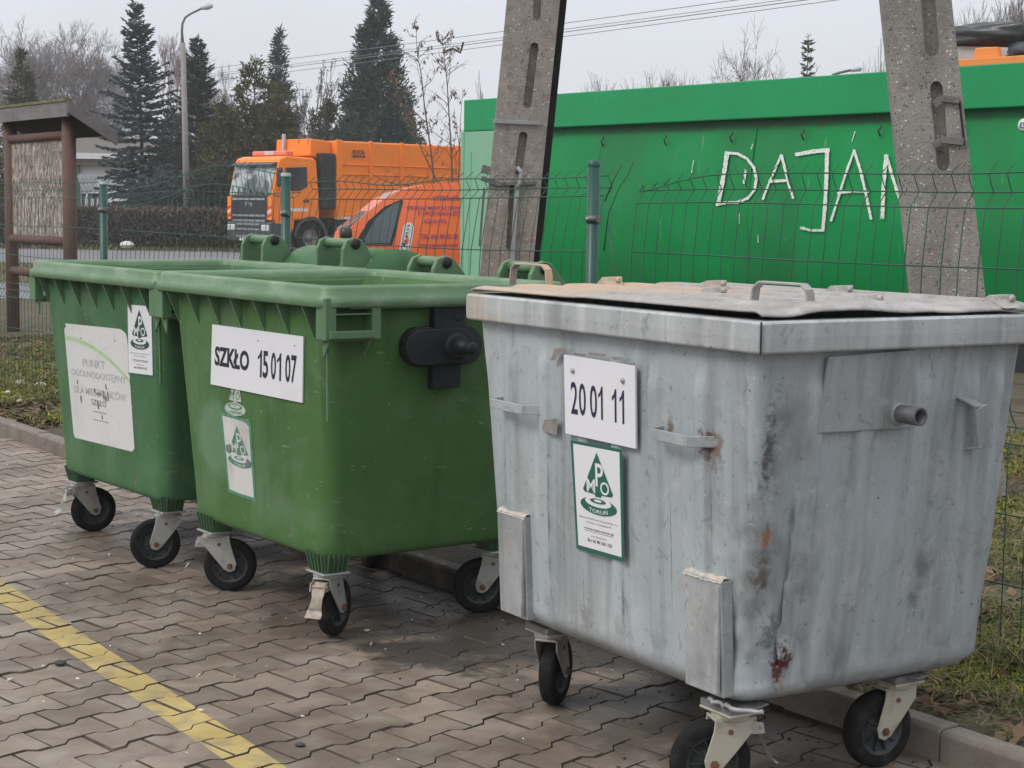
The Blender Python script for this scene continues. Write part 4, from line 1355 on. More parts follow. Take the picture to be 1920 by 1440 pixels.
def pole_strip(par, p0, R, a, b, w, t, mat, name, lift=.135):
    mb = MB(); A, B = onpole(p0, R, *a, lift), onpole(p0, R, *b, lift)
    mb.bar(A, B, w, t, up=R @ Vector((0, 0, 1)))
    return mb.build(name, mat, par, bevel=.002)
M['cable_grey'] = simple('grey_conduit', (.30, .31, .33), .5, .1, .15, 10)
M['strap_old'] = simple('weathered_strap_steel', (.17, .165, .155), .6, .3, .3, 30)
pole_strip(poleL, pL0, RL, (924, 227), (1014, 231), .024, .010, M['cable_grey'], 'steel_band')
mb = MB()
mb.tube([onpole(pL0, RL, x, y, l) for x, y, l in ((968, 322, .12), (972, 315, .15), (977, 322, .16), (976, 342, .15), (971, 352, .15))], .013, 10)
mb.build('conduit_bend', M['cable_grey'], poleL)
pole_strip(poleL, pL0, RL, (970, 345), (960, 497), .028, .022, M['cable_grey'], 'conduit')
pole_strip(poleL, pL0, RL, (902, 334), (940, 346), .03, .02, M['strap_old'], 'clamp_arm')
pole_strip(poleL, pL0, RL, (938, 345), (1006, 343), .020, .018, M['strap_old'], 'clamp_band')
pole_strip(poleL, pL0, RL, (903, 316), (918, 320), .05, .04, M['strap_old'], 'clamp_block', .10)
pole_strip(poleL, pL0, RL, (908, 352), (899, 462), .014, .014, M['strap_old'], 'cable', .08)
for (y0, y1) in ((184, 194), (262, 270)):
    b1 = pole_strip(poleR, pR0, RR, (1751, y1 + 2), (1768, y0 + 2), .036, .012, M['strap_old'], 'strap_clamp', .128)
    b2 = pole_strip(poleR, pR0, RR, (1764, y0), (1799 if y0 < 200 else 1807, y0 + 4), .034, .010, M['strap_old'], 'strap_clamp', .134)
pole_strip(poleR, pR0, RR, (1799, 190), (1808, 272), .010, .012, M['gap_dark'], 'cable', .12)

# ------------------------------------------------------------------ green skip with DAJAN on its side
q = Mat('skip_green', (0.002, 0.235, 0.058), 0.45, spec=.22)
q.vary(.08, .7)
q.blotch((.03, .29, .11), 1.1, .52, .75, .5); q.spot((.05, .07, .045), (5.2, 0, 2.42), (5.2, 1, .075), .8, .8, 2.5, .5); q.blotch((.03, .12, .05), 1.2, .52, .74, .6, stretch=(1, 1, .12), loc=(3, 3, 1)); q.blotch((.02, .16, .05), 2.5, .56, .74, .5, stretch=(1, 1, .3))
q.blotch((.20, .42, .26), 9, .66, .76, .5, stretch=(1, 1, .25), dist=.8); q.blotch((.09, .12, .06), 14, .67, .75, .5)
q.bump(1.2, .35, .05, 2)
M['skip'] = q.m
q = Mat('skip_green_rim', (0.014, 0.28, 0.098), 0.42, spec=.25)
q.vary(.08, .8); q.blotch((.30, .50, .35), 12, .68, .74, .6, stretch=(1, 1, .2)); q.blotch((.10, .16, .07), 10, .64, .75, .5)
M['skip_rim'] = q.m
M['skip_pale'] = (lambda q: (q.blotch((.22, .45, .30), 2, .45, .65, .7), q.blotch((.33, .40, .33), 3, .5, .7, .6, loc=(3, 1, 2)), q.m)[2])(Mat('skip_faded_end', (.19, .44, .27), .5))
M['chalk'] = (lambda q: (q.blotch((.16, .40, .22), 42, .52, .64, .75), q.m)[1])(Mat('white_brush_paint', (.70, .72, .68), .8))
M['rust_hook'] = simple('rusty_hook', (.05, .055, .03), .8, .2, .3, 20)
sk0, sk1 = at(872, 393, 22.3), at(1900, 407, 15.84)
sk0.z = sk1.z = 0
sd = (sk1 - sk0).normalized()
skip = thing('skip_container', 'long green steel skip with DAJAN painted in white on its side', 'skip', sk0, math.atan2(sd.y, sd.x))
si = inverse(skip)
SKL, SKH = 9.4, 2.86
def sk_y(z):                                            # bulging side sheet, out towards -y
    k = (z - .35) / 2.1
    return -.17 * sin(pi * min(1, max(0, k)) ** .80) + .16 * (1 - k) ** 2
mb = MB()
mb.grid(lambda x, z: Vector((x, sk_y(z) + .06 + .012 * noise.noise(Vector((x * 1.1, z * 2, 0))), z)), [.78 + (SKL - .78) * i / 60 for i in range(61)], [.34 + (2.46 - .34) * i / 24 for i in range(25)])
mb.box((SKL / 2 + .1, 1.2, 1.4), (SKL - .4, 2.0, 2.0))
mb.build('side_sheet', M['skip'], skip)
for x_ in (2.6, 5.05, 7.5):
    mb = MB(); mb.tube([(x_, sk_y(z) + .058, z) for z in [.36 + .1 * i for i in range(21)]], .009, 5); mb.build('weld_seam', M['skip'], skip)
mb = MB()
mb.box((SKL / 2 + .02, 0.02, 2.66), (SKL - .04, .18, .40))
mb.box((SKL / 2 + .02, 2.38, 2.66), (SKL - .04, .18, .40))
mb.build('top_rim', M['skip_rim'], skip, bevel=.012)
mb = MB()
mb.prism([(.0, -.068, .3), (0.80, -.068, .3), (.80, -.068, 2.455), (.0, -.068, 2.455)], (0, .12, 0))
mb.prism([(0.0, -.08, 2.46), (.0, 2.4, 2.46), (0, 2.4, .3), (0, -.08, .3)], (.06, 0, 0))
mb.prism([(SKL - .06, -.06, .3), (SKL - .06, -.06, 2.46), (SKL - .06, 2.4, 2.46), (SKL - .06, 2.4, .3)], (.05, 0, 0))
mb.prism([(.08, -.078, .3), (.16, -.078, .3), (.22, -.078, 2.2), (.20, -.078, 2.2)], (0, .02, 0))
mb.build('end_panel', M['skip_pale'], skip, bevel=.008)
mb = MB(); mb.box((SKL / 2, .3, .17), (SKL, .14, .34)); mb.box((SKL / 2, 1.9, .17), (SKL, .14, .34)); mb.box((SKL / 2, 1.1, .16), (SKL - .2, 1.6, .28))
mb.build('runner', M['gap_dark'], skip)
def skp(px, py, lift=.0):
    p = hit(px, py, (0, -.06, 1.5), (0, 1, 0), si)
    p2 = hit(px, py, (0, sk_y(p.z) + .06, 1.5), (0, 1, 0), si)
    return Vector((p2.x, sk_y(p2.z) + .045 - lift, p2.z))
mb = MB()
rng = random.Random(5)
def brush(pts, w=5.0):
    pts = [(x + rng.uniform(-.5, .5), y + rng.uniform(-.5, .5)) for x, y in pts]
    dense = []
    for (x, y), (x2, y2) in zip(pts[:-1], pts[1:]):
        n = max(2, int(math.hypot(x2 - x, y2 - y) / 5))
        dense += [(x + (x2 - x) * i / n, y + (y2 - y) * i / n) for i in range(n)]
    dense.append(pts[-1])
    L_ = []
    for i, (x, y) in enumerate(dense):
        a, b = dense[max(0, i - 1)], dense[min(len(dense) - 1, i + 1)]
        dx, dy = b[0] - a[0], b[1] - a[1]; l = math.hypot(dx, dy) or 1
        k = w * .52 * rng.uniform(.80, 1.15)
        L_.append((skp(x - dy / l * k, y + dx / l * k, .006), skp(x + dy / l * k, y - dx / l * k, .006)))
    vs = [q for ab_ in L_ for q in ab_]
    mb.add(vs, [(2 * i, 2 * i + 1, 2 * i + 3, 2 * i + 2) for i in range(len(L_) - 1)])
brush([(1366, 284), (1362, 310), (1356, 345), (1350, 380)], 8)
brush([(1366, 287), (1385, 288), (1403, 297), (1416, 314), (1421, 335), (1417, 356), (1404, 372), (1385, 380), (1366, 380), (1345, 384)], 5)
brush([(1400, 318), (1397, 345)], 4)
brush([(1468, 290), (1455, 320), (1442, 350), (1432, 375)], 4); brush([(1467, 290), (1475, 320), (1482, 348), (1490, 372)], 5); brush([(1443, 340), (1482, 338)], 5)
brush([(1493, 290), (1525, 284), (1558, 281)], 7); brush([(1553, 283), (1552, 330), (1549, 385), (1545, 434)], 7); brush([(1503, 427), (1522, 432), (1545, 432)], 5)
brush([(1605, 281), (1592, 315), (1582, 345), (1574, 372), (1560, 415)], 4); brush([(1604, 281), (1616, 320), (1626, 362), (1636, 412)], 5); brush([(1572, 362), (1600, 359), (1632, 359)], 4)
brush([(1657, 410), (1659, 350), (1664, 290)], 7); brush([(1664, 292), (1676, 330), (1686, 362), (1698, 395), (1712, 420)], 6); brush([(1712, 420), (1716, 350), (1720, 290)], 6)
for a in ([(1410, 280), (1414, 270)], [(1600, 265), (1606, 246)], [(1388, 400), (1389, 420)], [(1424, 440), (1424, 455)], [(1303, 300), (1299, 325)]): brush(a, 1.3)
mb.build('brushed_lettering', M['chalk'], skip, recalc=False)
for (x, y) in ((1136, 265), (1254, 263), (1378, 257), (1512, 252), (1656, 245), (1813, 240)):
    mb = MB(); c = skp(x, y, .0)
    mb.tube([c + Vector((-.01, -.02, .05)), c + Vector((.02, -.04, .03)), c + Vector((-.015, -.05, -.0)), c + Vector((.005, -.03, -.06))], .009, 6)
    mb.build('tie_hook', M['rust_hook'], skip)
M['badge_blue'] = simple('badge_blue', (.02, .06, .19), .5, var=0)
c = skp(1921, 234, .008)
mb = MB(); mb.lathe([(.056, 0), (.054, .004), (0, .004)], c, (0, -1, 0), 28)
bd = mb.build('round_badge', M['sticker'], skip)
mb = MB(); Qb = Quad(c + Vector((-.05, -.006, -.045)), c + Vector((.05, -.006, -.045)), c + Vector((.05, -.006, .045)), c + Vector((-.05, -.006, .045)))
write(mb, Qb, (.12, .28, .88, .72), 'JT', .002, .03); Qb.poly(mb, [(.25, .16), (.75, .16), (.85, .24), (.15, .24)], .002)
mb.build('lettering', M['badge_blue'], bd, recalc=False)

# orange skip full of rubbish behind it
M['orange_skip'] = (lambda q: (q.blotch((.36, .16, .05), 4, .55, .75, .5), q.m)[1])(Mat('orange_skip_paint', (.80, .27, .05), .5))
M['bag_dark'] = simple('dark_plastic_sheet', (.030, .036, .037), .35, var=.4, scale=6, bump=.6, bscale=9)
M['board_grey'] = simple('grey_board', (.42, .41, .41), .7)
M['red_cloth'] = simple('red_plastic', (.55, .03, .045), .5)
ob = at(1770, 100, 24.5); ob.z = 0
os_ = thing('skip_container', 'orange steel skip full of rubbish, seen above the right end of the green skip', 'skip', ob, radians(-48))
mb = MB()
mb.box((2.6, .06, 1.75), (5.6, .10, 3.54)); mb.box((2.6, 2.3, 1.75), (5.6, .10, 3.54)); mb.box((-.17, 1.18, 1.75), (.10, 2.14, 3.54)); mb.box((2.6, 1.2, .2), (5.4, 2.1, .2))
mb.build('wall', M['orange_skip'], os_, bevel=.01)
mb = MB(); mb.box((2.6, .0, 3.585), (5.7, .24, .10)); mb.build('top_rail', M['orange_skip'], os_, bevel=.01)
for x in (.72, 2.3, 3.9):
    mb = MB(); mb.box((x, -.03, 1.77), (.20, .08, 3.53)); mb.build('upright_rib', M['orange_skip'], os_, bevel=.008)
mb = MB(); mb.prism([(.50, -.05, 3.640), (.92, -.05, 3.640), (.88, -.05, 3.78), (.54, -.05, 3.78)], (0, .10, 0)); lg = mb.build('lifting_lug', M['orange_skip'], os_, bevel=.01)
def crumple(c, s, seed, n=26, m_=16):
    mb = MB()
    def fn(u, v):
        a, b = 2 * pi * u / n, pi * v / m_
        d = Vector((cos(a) * sin(b), sin(a) * sin(b), cos(b)))
        k = 1 + .28 * noise.noise(d * 2.2 + Vector((seed, 0, 0))) + .16 * noise.noise(d * 5 + Vector((0, seed, 0)))
        return Vector((c[0] + d.x * s[0] * k, c[1] + d.y * s[1] * k, c[2] + d.z * s[2] * k))
    mb.grid(fn, list(range(n)), list(range(m_ + 1)), True, True)
    return mb
sm_ = Matrix.Translation(ob) @ Matrix.Rotation(radians(-48), 4, 'Z')
def loose(name, mb_, mat, label, cat, org):
    w = sm_ @ Vector(org)
    o = mb_.build(name, mat); o.location = w; o.rotation_euler = (0, 0, radians(-48))
    return tag(o, label, cat)
loose('plastic_sheeting', crumple((0, 0, 0), (1.15, .5, .22), 1), M['bag_dark'], 'crumpled dark grey plastic sheeting heaped on the orange skip', 'plastic sheet', (.10, .75, 4.00))
loose('plastic_sheeting', crumple((0, 0, 0), (.7, .5, .20), 2), M['bag_dark'], 'smaller dark plastic sheet slumping behind the lug of the orange skip', 'plastic sheet', (1.25, .7, 3.72))
mb = MB(); mb.prism([(-.6, 0, -.25), (.9, 0, -.25), (.9, 0, .10), (-.6, 0, .22)], (0, .05, 0)); loose('board', mb, M['board_grey'], 'pale grey board standing inside the orange skip under the dark sheeting', 'board', (-.05, .35, 3.70))
mb = MB(); mb.prism([(-.9, 0, -.2), (1.6, 0, -.2), (1.6, 0, .14), (-.9, 0, .28)], (0, .08, 0)); loose('board', mb, simple('mid_grey_board', (.17, .17, .175), .8), 'darker grey slab lying in the orange skip at the right edge', 'board', (2.4, .6, 3.78))
loose('red_bag', crumple((0, 0, 0), (.24, .16, .14), 5), M['red_cloth'], 'small bright red plastic bag on top of the orange skip', 'bag', (1.72, 1.1, 4.18))

# ------------------------------------------------------------------ wooden notice board
M['wood_brown'] = (lambda q: (q.blotch((.10, .075, .06), 6, .45, .7, .7, stretch=(1, 1, .2)), q.bump(30, .4, .01), q.m)[2])(Mat('stained_log', (.13, .066, .052), .8))
M['wood_grey'] = (lambda q: (q.vary(.2, 5), q.blotch((.26, .24, .24), 8, .5, .7, .6, stretch=(.15, .15, 1)), q.bump(30, .4, .01), q.m)[3])(Mat('weathered_plank', (.165, .15, .150), .85))
M['wood_dark'] = simple('dark_roof_board', (.030, .027, .028), .9)
M['moss'] = simple('moss_edge', (.15, .14, .07), .95, var=.35, scale=12, bump=.6, bscale=50)
q = Mat('strand_board', (.24, .20, .165), .85)
q.blotch((.50, .45, .40), 12, .50, .58, .9, stretch=(1.6, 1.6, .5), dist=1.2); q.blotch((.085, .07, .055), 14, .52, .60, .9, stretch=(1.3, 1.3, .55), loc=(3, 4, 1), dist=1.4)
q.blotch((.045, .038, .032), 26, .64, .70, .8, stretch=(1, 1, .6), loc=(7, 1, 2), dist=.8); q.bump(40, .5, .01)
M['strand'] = q.m
bo = Vector((-5.605, 19.159, 0))
nb = thing('notice_board', 'wooden notice board with red brown log posts, bare strand board and shed roof', 'notice board', bo, radians(-54))
bi = inverse(nb)
BW = 1.72
for x in (0, BW):
    mb = MB(); mb.tube([(x, 0, -.2), (x, 0, 2.46 - .0)], .072, 16); mb.build('post', M['wood_brown'], nb)
for z in (2.17, 1.075, .72):
    mb = MB(); mb.tube([(-.02 if z > 1 else -.05, -.01, z), (BW + .02, -.01, z)], .048, 12); mb.build('rail', M['wood_brown'], nb)
mb = MB(); mb.box((BW / 2, 0, 1.61), (BW - .12, .022, 1.02)); mb.build('panel', M['strand'], nb)
mb = MB()
yf, zf, yb, zb = -.11, 2.46, .38, 2.17
mb.prism([(-.30, yf, zf), (-.30, yb, zb), (-.30, yb, zb + .03), (-.30, yf, zf + .03)], (BW + .62, 0, 0)); rf = mb.build('roof', M['wood_dark'], nb)
mb = MB(); mb.box((BW / 2 + .01, yf - .02, zf - .04), (BW + .62, .03, .15)); mb.build('fascia_board', M['wood_grey'], rf)
mb = MB(); mb.box((BW / 2 + .01, yf - .01, zf + .052), (BW + .62, .07, .03)); mb.build('mossy_edge', M['moss'], rf)
mb = MB(); mb.prism([(BW + .32, yf - .03, zf + .05), (BW + .32, yf - .03, zf - .08), (BW + .32, yb, zb - .10), (BW + .32, yb, zb + .04)], (.03, 0, 0)); mb.build('barge_board', M['wood_grey'], rf)

# ------------------------------------------------------------------ street lamps, road sign, wires, building, hedge
M['lamp_concrete'] = simple('lamp_concrete', (.25, .235, .225), .9, var=.12, scale=3)
M['lamp_steel'] = simple('lamp_steel', (.14, .15, .15), .5, .4)
M['lamp_head'] = simple('lamp_head_grey', (.45, .46, .46), .4)
YLp = 62.0
b0 = at(352, 459, YLp); b0.z = 0; tp_ = at(343, 80, YLp)
lp = thing('street_lamp', 'tall concrete street lamp with curved steel arm among the spruces', 'street lamp', b0)
mb = MB(); mb.tube([(0, 0, -.2), tp_ - b0], [.135, .085], 14); mb.build('post', M['lamp_concrete'], lp)
mb = MB(); mb.tube([at(x, y, YLp) - b0 for x, y in ((343, 84), (341, 60), (342, 45), (347, 33), (357, 26), (378, 16))], [.05, .045, .042, .04, .038, .038], 10); arm = mb.build('arm', M['lamp_steel'], lp)
mb = MB(); hc = at(387, 13, YLp) - b0
mb.lathe([(0, -.22), (.06, -.20), (.10, -.05), (.11, .08), (.07, .22), (0, .25)], hc, (1, 0, .22), 16); mb.build('lamp_head', M['lamp_head'], lp)
Y2 = 40.0
b1 = at(1556, 440, Y2); b1.z = 0
l2 = thing('street_lamp', 'distant street lamp whose slanting arm peeks over the green skip', 'street lamp', b1)
mb = MB(); mb.tube([(0, 0, 0), at(1556, 148, Y2) - b1], .06, 8); mb.build('post', M['lamp_steel'], l2)
mb = MB(); mb.tube([at(x, y, Y2) - b1 for x, y in ((1556, 148), (1562, 140), (1575, 136), (1598, 131))], .03, 8); mb.build('arm', M['lamp_steel'], l2)
mb = MB(); mb.lathe([(0, -.15), (.05, -.1), (.06, .1), (0, .16)], at(1605, 130, Y2) - b1, (1, 0, .15), 12); mb.build('lamp_head', M['lamp_head'], l2)

Ys = 60.0
b2 = at(163, 452, Ys); b2.z = 0
rs = thing('road_sign', 'grey back of a give way sign on a thin pole beside the notice board', 'road sign', b2)
mb = MB(); mb.tube([(0, 0, -.1), at(163, 330, Ys) - b2], .035, 10); mb.build('post', M['lamp_head'], rs)
mb = MB(); P_ = [at(x, y, Ys - .06) - b2 for x, y in ((147, 326), (181, 326), (183, 330), (174, 357), (170, 360), (157, 360), (153, 357), (145, 330))]
mb.prism(P_, (0, .03, 0)); mb.build('sign_plate', simple('sign_back_grey', (.36, .37, .39), .5, .2), rs)

M['wire_dark'] = simple('power_wire', (.20, .20, .21), .6, var=0)
for k, (ya_, yb_, rr_, lb) in enumerate(((128, -20, .012, 'uppermost overhead power line'), (139, -8, .010, 'second overhead power line from the top'), (143, -2, .014, 'third overhead power line from the top'), (152, 6, .011, 'lowest overhead power line'))):
    A, B = at(395, ya_, 88), at(1700, yb_ - 24, 46)
    mid = (A + B) / 2 - Vector((0, 0, .12))
    mb = MB(); pts = []
    for i in range(25):
        u = i / 24
        pts.append(A * (1 - u) ** 2 + mid * 2 * u * (1 - u) + B * u * u - A)
    mb.tube(pts, rr_, 4); o = mb.build('power_line', M['wire_dark']); o.location = A
    tag(o, lb + ' crossing the sky', 'power line', 'overhead power lines')
Yb = 66
c0 = at(831, 100, Yb)
mb = MB(); mb.tube([at(x, y, Yb) - c0 for x, y in ((831, 101), (838, 95), (848, 91), (856, 95), (863, 99), (866, 89), (869, 79))], .045, 6)
o = mb.build('bent_wire', M['gap_dark']); o.location = c0
tag(o, 'dark bent wire hanging on the overhead lines left of the concrete pole', 'wire')

M['render_white'] = simple('white_render', (.80, .80, .82), .8, var=.06, scale=.5)
M['roof_trim'] = simple('pale_roof_trim', (.74, .75, .76), .6, var=.04)
M['trim_green'] = simple('green_trim', (.02, .16, .09), .6)
M['window_glass'] = simple('window_glass', (.10, .13, .15), .1, var=.2, scale=1)
M['felt_roof'] = simple('brown_roof', (.12, .105, .09), .9)
Yh = 84.0
h0 = at(140, 420, Yh); h0.z = 0
hs = thing('white_building', 'low white building with green corner column behind the blue spruce', 'building', h0, radians(8))
def hb(px, py): 
    p = hit(px, py, (0, 0, 0), (0, 1, 0), inverse(hs)); return p
A, B = hb(143, 309), hb(640, 420)
mb = MB(); mb.box((B.x / 2, 4, A.z / 2), (B.x, 7.9, A.z)); mb.build('wall', M['render_white'], hs)
T, T2 = hb(143, 298), hb(143, 287)
mb = MB(); mb.prism([(-.3, -.45, A.z), (-.3, -.45, T2.z), (-.3, 4, T2.z + .9), (-.3, 8.4, T2.z), (-.3, 8.4, A.z)], (B.x + .6, 0, 0)); rf = mb.build('roof', M['felt_roof'], hs)
mb = MB(); mb.box((B.x / 2, -.50, (T2.z + T.z) / 2), (B.x + .7, .08, T2.z - T.z)); mb.build('fascia', M['roof_trim'], rf)
mb = MB(); mb.box((.12, -.06, A.z / 2), (.34, .10, A.z)); mb.build('column', M['trim_green'], hs)
for px in (157, 168, 179, 191, 330, 366, 384):
    w0, w1 = hb(px - 3.5, 404), hb(px + 3.5, 366)
    mb = MB(); mb.box(((w0.x + w1.x) / 2, -.012, (w0.z + w1.z) / 2), (w1.x - w0.x, .03, w1.z - w0.z)); wf = mb.build('window', M['window_glass'], hs)
    mb = MB()
    for x in (w0.x, w1.x): mb.box((x, -.03, (w0.z + w1.z) / 2), (.05, .05, w1.z - w0.z))
    mb.build('frame', M['roof_trim'], wf)
# long dark building or slope behind the conifers is left to the trees

def leaf_box(mb, x0, x1, y0, y1, z0, z1, n, size, rng, fuzz=.1):
    for _ in range(n):
        p = Vector((rng.uniform(x0, x1), rng.uniform(y0, y1), z0 + (z1 - z0) * rng.random() ** .7))
        p += Vector((rng.gauss(0, fuzz), rng.gauss(0, fuzz), rng.gauss(0, fuzz)))
        d = Vector((rng.gauss(0, .6), rng.gauss(0, .6), rng.uniform(.3, 1))).normalized() * size * rng.uniform(.6, 1.4)
        s = d.cross(Vector((rng.gauss(0, 1), rng.gauss(0, 1), rng.gauss(0, 1)))).normalized() * size * .22
        mb.add([p - s, p + s, p + d], [(0, 1, 2)])
q = Mat('hedge_twigs', (.085, .068, .055), .9); q.island(.5); q.blotch((.13, .10, .085), .4, .45, .65, .6); M['hedge'] = q.m
Yg = 57.0
ha, hb_ = at(-15, 462, Yg), at(436, 462, Yg)
ho = Vector((ha.x, Yg, 0))
mb = MB()
leaf_box(mb, 0, hb_.x - ha.x, -.1, 1.0, .1, 1.30, 26000, .16, random.Random(1), .05)
hg = thing('hedge', 'long clipped bare brown hedge behind the buckled fence panel', 'hedge', ho)
mb.build('twigs', M['hedge'], hg, recalc=False)
mb = MB()
for i in range(40):
    x = (hb_.x - ha.x) * (i + .5) / 40
    mb.tube([(x, .5, -.1), (x + .05, .5, .6), (x - .04, .45, 1.1)], [.03, .025, .01], 5)
mb.build('stems', M['hedge'], hg)
# ------------------------------------------------------------------ orange refuse truck
M['orange'] = (lambda q: (q.vary(.06, .6), q.blotch((.62, .22, .05), 1.5, .5, .75, .5), q.blotch((.45, .18, .06), 3, .62, .80, .3), q.m)[3])(Mat('truck_orange', (.97, .245, .024), .40, spec=.25))
M['orange_red'] = (lambda q: (q.vary(.05, .8), q.m)[1])(Mat('van_orange_red', (.95, .185, .060), .22, spec=.5))
M['cab_black'] = simple('grille_black', (.020, .021, .022), .45, var=.3, scale=4)
M['cab_grey'] = simple('bumper_grey', (.055, .06, .062), .5, var=.2, scale=3)
M['chrome'] = simple('grey_chrome', (.35, .37, .38), .25, .6, .1)
M['glass'] = (lambda q: (q.blotch((.42, .47, .47), 1.4, .44, .56, .9, dist=.8), q.m)[1])(Mat('screen_glass', (.06, .075, .08), .08))
M['glass_dark'] = simple('side_glass', (.030, .034, .038), .08, var=.2, scale=2)
M['stripe_red'] = simple('warning_red', (.55, .02, .03), .4, var=0)
M['stripe_white'] = simple('reflective_white', (.72, .66, .62), .4, var=.05)
M['beacon'] = simple('beacon_amber', (.75, .20, .11), .25, var=.1)
M['lens'] = simple('lamp_lens', (.55, .56, .55), .15, var=.2, scale=9)
HD = Vector((-.73, -.68, 0)).normalized()
tl = Vector((-7.54, 54.0, 0))
tr_ = thing('refuse_truck', 'orange refuse truck with black grille parked behind the fence', 'truck', tl, math.atan2(HD.y, HD.x))
# local frame: +x forward, +y to the truck's left (towards the viewer); origin at the front left corner
ti = inverse(tr_)
W_ = 2.5
def tside(px, py, y=0.0): return hit(px, py, (0, y, 0), (0, 1, 0), ti)
mb = MB()
prof = [(-1.78, 1.05), (-1.76, 1.9), (-1.66, 2.96), (-1.54, 3.04), (-.50, 3.07), (-.26, 3.00), (-.20, 2.88), (.05, 1.85), (.04, 1.05)]
mb.prism([(x, -.02, z) for x, z in prof], (0, -W_ + .04, 0))
cabm = mb.build('cab', M['orange'], tr_, bevel=.06, seg=3)
mb = MB(); mb.prism([(-.165, -.13, 2.80), (.060, -.10, 1.84), (.060, -W_ + .10, 1.84), (-.165, -W_ + .13, 2.80)], (.012, 0, 0)); wsn = mb.build('windscreen', M['glass'], cabm, bevel=.01)
mb = MB(); mb.prism([(-.19, -.10, 2.88), (.02, -.10, 2.80), (.02, -.10, 2.76), (-.18, -.10, 2.80)], (0, -W_ + .24, 0)); mb.build('sun_visor', M['cab_grey'], cabm)
for x_ in (-.9, -1.6):
    mb = MB(); mb.tube([(-.05, -1.2 + .5 * x_, 1.93), (-.02, -1.2 + .5 * x_ + .55, 2.0)], .018, 5); mb.build('wiper', M['cab_black'], wsn)
mb = MB(); mb.box((.05, -W_ / 2, 1.43), (.08, W_ - .52, .80)); gr = mb.build('grille', M['cab_black'], cabm, bevel=.03)
for z in (1.70, 1.18, 1.02):
    mb = MB(); mb.box((.105, -W_ / 2, z), (.05, W_ - .7, .07)); mb.build('grille_bar', M['chrome'], gr, bevel=.01)
mb = MB()
Qg = Quad((.098, -W_ + .8, 1.46), (.098, -.8, 1.46), (.098, -.8, 1.62), (.098, -W_ + .8, 1.62))
write(mb, Qg, (.28, 0, .72, 1), 'P 98', .004, .02); mb.build('badge_lettering', M['chrome'], gr, recalc=False)
mb = MB(); mb.box((-.12, -W_ / 2, .68), (.50, W_ - .02, .62)); bmp = mb.build('bumper', M['cab_grey'], tr_, bevel=.05)
for z in (.90, .74, .52):
    mb = MB(); mb.box((.145, -W_ / 2, z), (.04, 1.3, .06)); mb.build('step_bar', M['chrome'], bmp, bevel=.01)
for y in (-.30, -W_ + .30):
    mb = MB(); mb.box((.12, y, .80), (.08, .42, .20)); mb.build('headlight', M['lens'], bmp, bevel=.03)
mb = MB(); mb.box((.15, -W_ / 2 - .2, .44), (.02, .5, .11)); mb.build('number_plate', M['sticker'], bmp)
for y, w in ((-.13, .24), (-W_ + .13, .22)):
    mb = MB(); mb.prism([(.07, y - w / 2, 1.05), (.07, y + w / 2, 1.05), (.07, y + w / 2, 1.80), (.07, y - w / 2, 1.78)], (.03, 0, 0)); wg = mb.build('corner_panel', M['orange'], cabm, bevel=.03)
    for k in range(3):
        mb = MB(); z = 1.12 + k * .13
        mb.prism([(.102, y - w / 2, z), (.102, y + w / 2, z + .07), (.102, y + w / 2, z + .13), (.102, y - w / 2, z + .06)], (.003, 0, 0)); mb.build('warning_stripe', M['stripe_red'] if k != 1 else M['stripe_white'], wg)
# driver's door with its window
mb = MB(); mb.prism([(-.20, -.018, 1.10), (-.16, -.018, 2.0), (-.36, -.018, 2.86), (-1.38, -.018, 2.86), (-1.42, -.018, 1.80), (-1.40, -.018, 1.10)], (0, .03, 0)); dr = mb.build('door', M['orange'], cabm, bevel=.015)
mb = MB(); mb.prism([(-.34, .013, 1.98), (-.42, .013, 2.70), (-1.24, .013, 2.74), (-1.28, .013, 2.12), (-.98, .013, 1.98)], (0, .012, 0)); mb.build('window', M['glass_dark'], dr, bevel=.01)
mb = MB(); mb.box((-1.22, .03, 1.66), (.22, .03, .06)); mb.build('handle', M['cab_black'], dr)
mb = MB(); mb.box((-.8, .012, 1.38), (1.0, .012, .10)); mb.build('white_stripe', M['stripe_white'], dr)
mb = MB(); mb.box((-.10, .16, 2.40), (.12, .22, .60)); mb.build('mirror', M['cab_black'], cabm, bevel=.05)
# beacon bar on the roof
mb = MB(); mb.box((-.75, -W_ / 2 + .1, 3.17), (.30, 1.9, .15)); bb = mb.build('beacon_bar', M['beacon'], cabm, bevel=.04)
mb = MB(); mb.box((-.75, -W_ / 2 + .1, 3.17), (.32, .5, .12)); mb.build('beacon_lens', M['lens'], bb, bevel=.02)
mb = MB(); mb.prism([(-.06, -.015, .55), (-.06, -.015, 1.12), (-.80, -.015, 1.12), (-.76, -.015, .80), (-.62, -.015, .55)], (0, -.40, 0)); mb.build('entry_panel', M['orange'], tr_, bevel=.03)
# front wheel, arch
def truck_wheel(cx, name='wheel'):
    mb = MB(); mb.lathe([(.28, -.14), (.44, -.16), (.50, -.12), (.50, .10), (.45, .15), (.30, .15)], (cx, -.18, .50), (0, 1, 0), 36)
    w = mb.build(name, M['rubber'], tr_)
    mb = MB(); mb.lathe([(.30, .13), (.27, .06), (.13, .03), (.12, .10), (0, .12)], (cx, -.18, .50), (0, 1, 0), 28); mb.build('rim', simple('dusty_rim', (.20, .185, .18), .6), w)
for cx in (-1.42, -5.2, -6.5): truck_wheel(cx)
mb = MB()
arc = [(-1.42 + .66 * cos(radians(a)), .52 + .66 * sin(radians(a))) for a in range(0, 181, 12)]
inn = [(-1.42 + .56 * cos(radians(a)), .52 + .56 * sin(radians(a))) for a in range(180, -1, -12)]
mb.prism([(x, .02, z) for x, z in arc + inn], (0, -.42, 0)); mb.build('wheel_arch', M['cab_grey'], tr_)
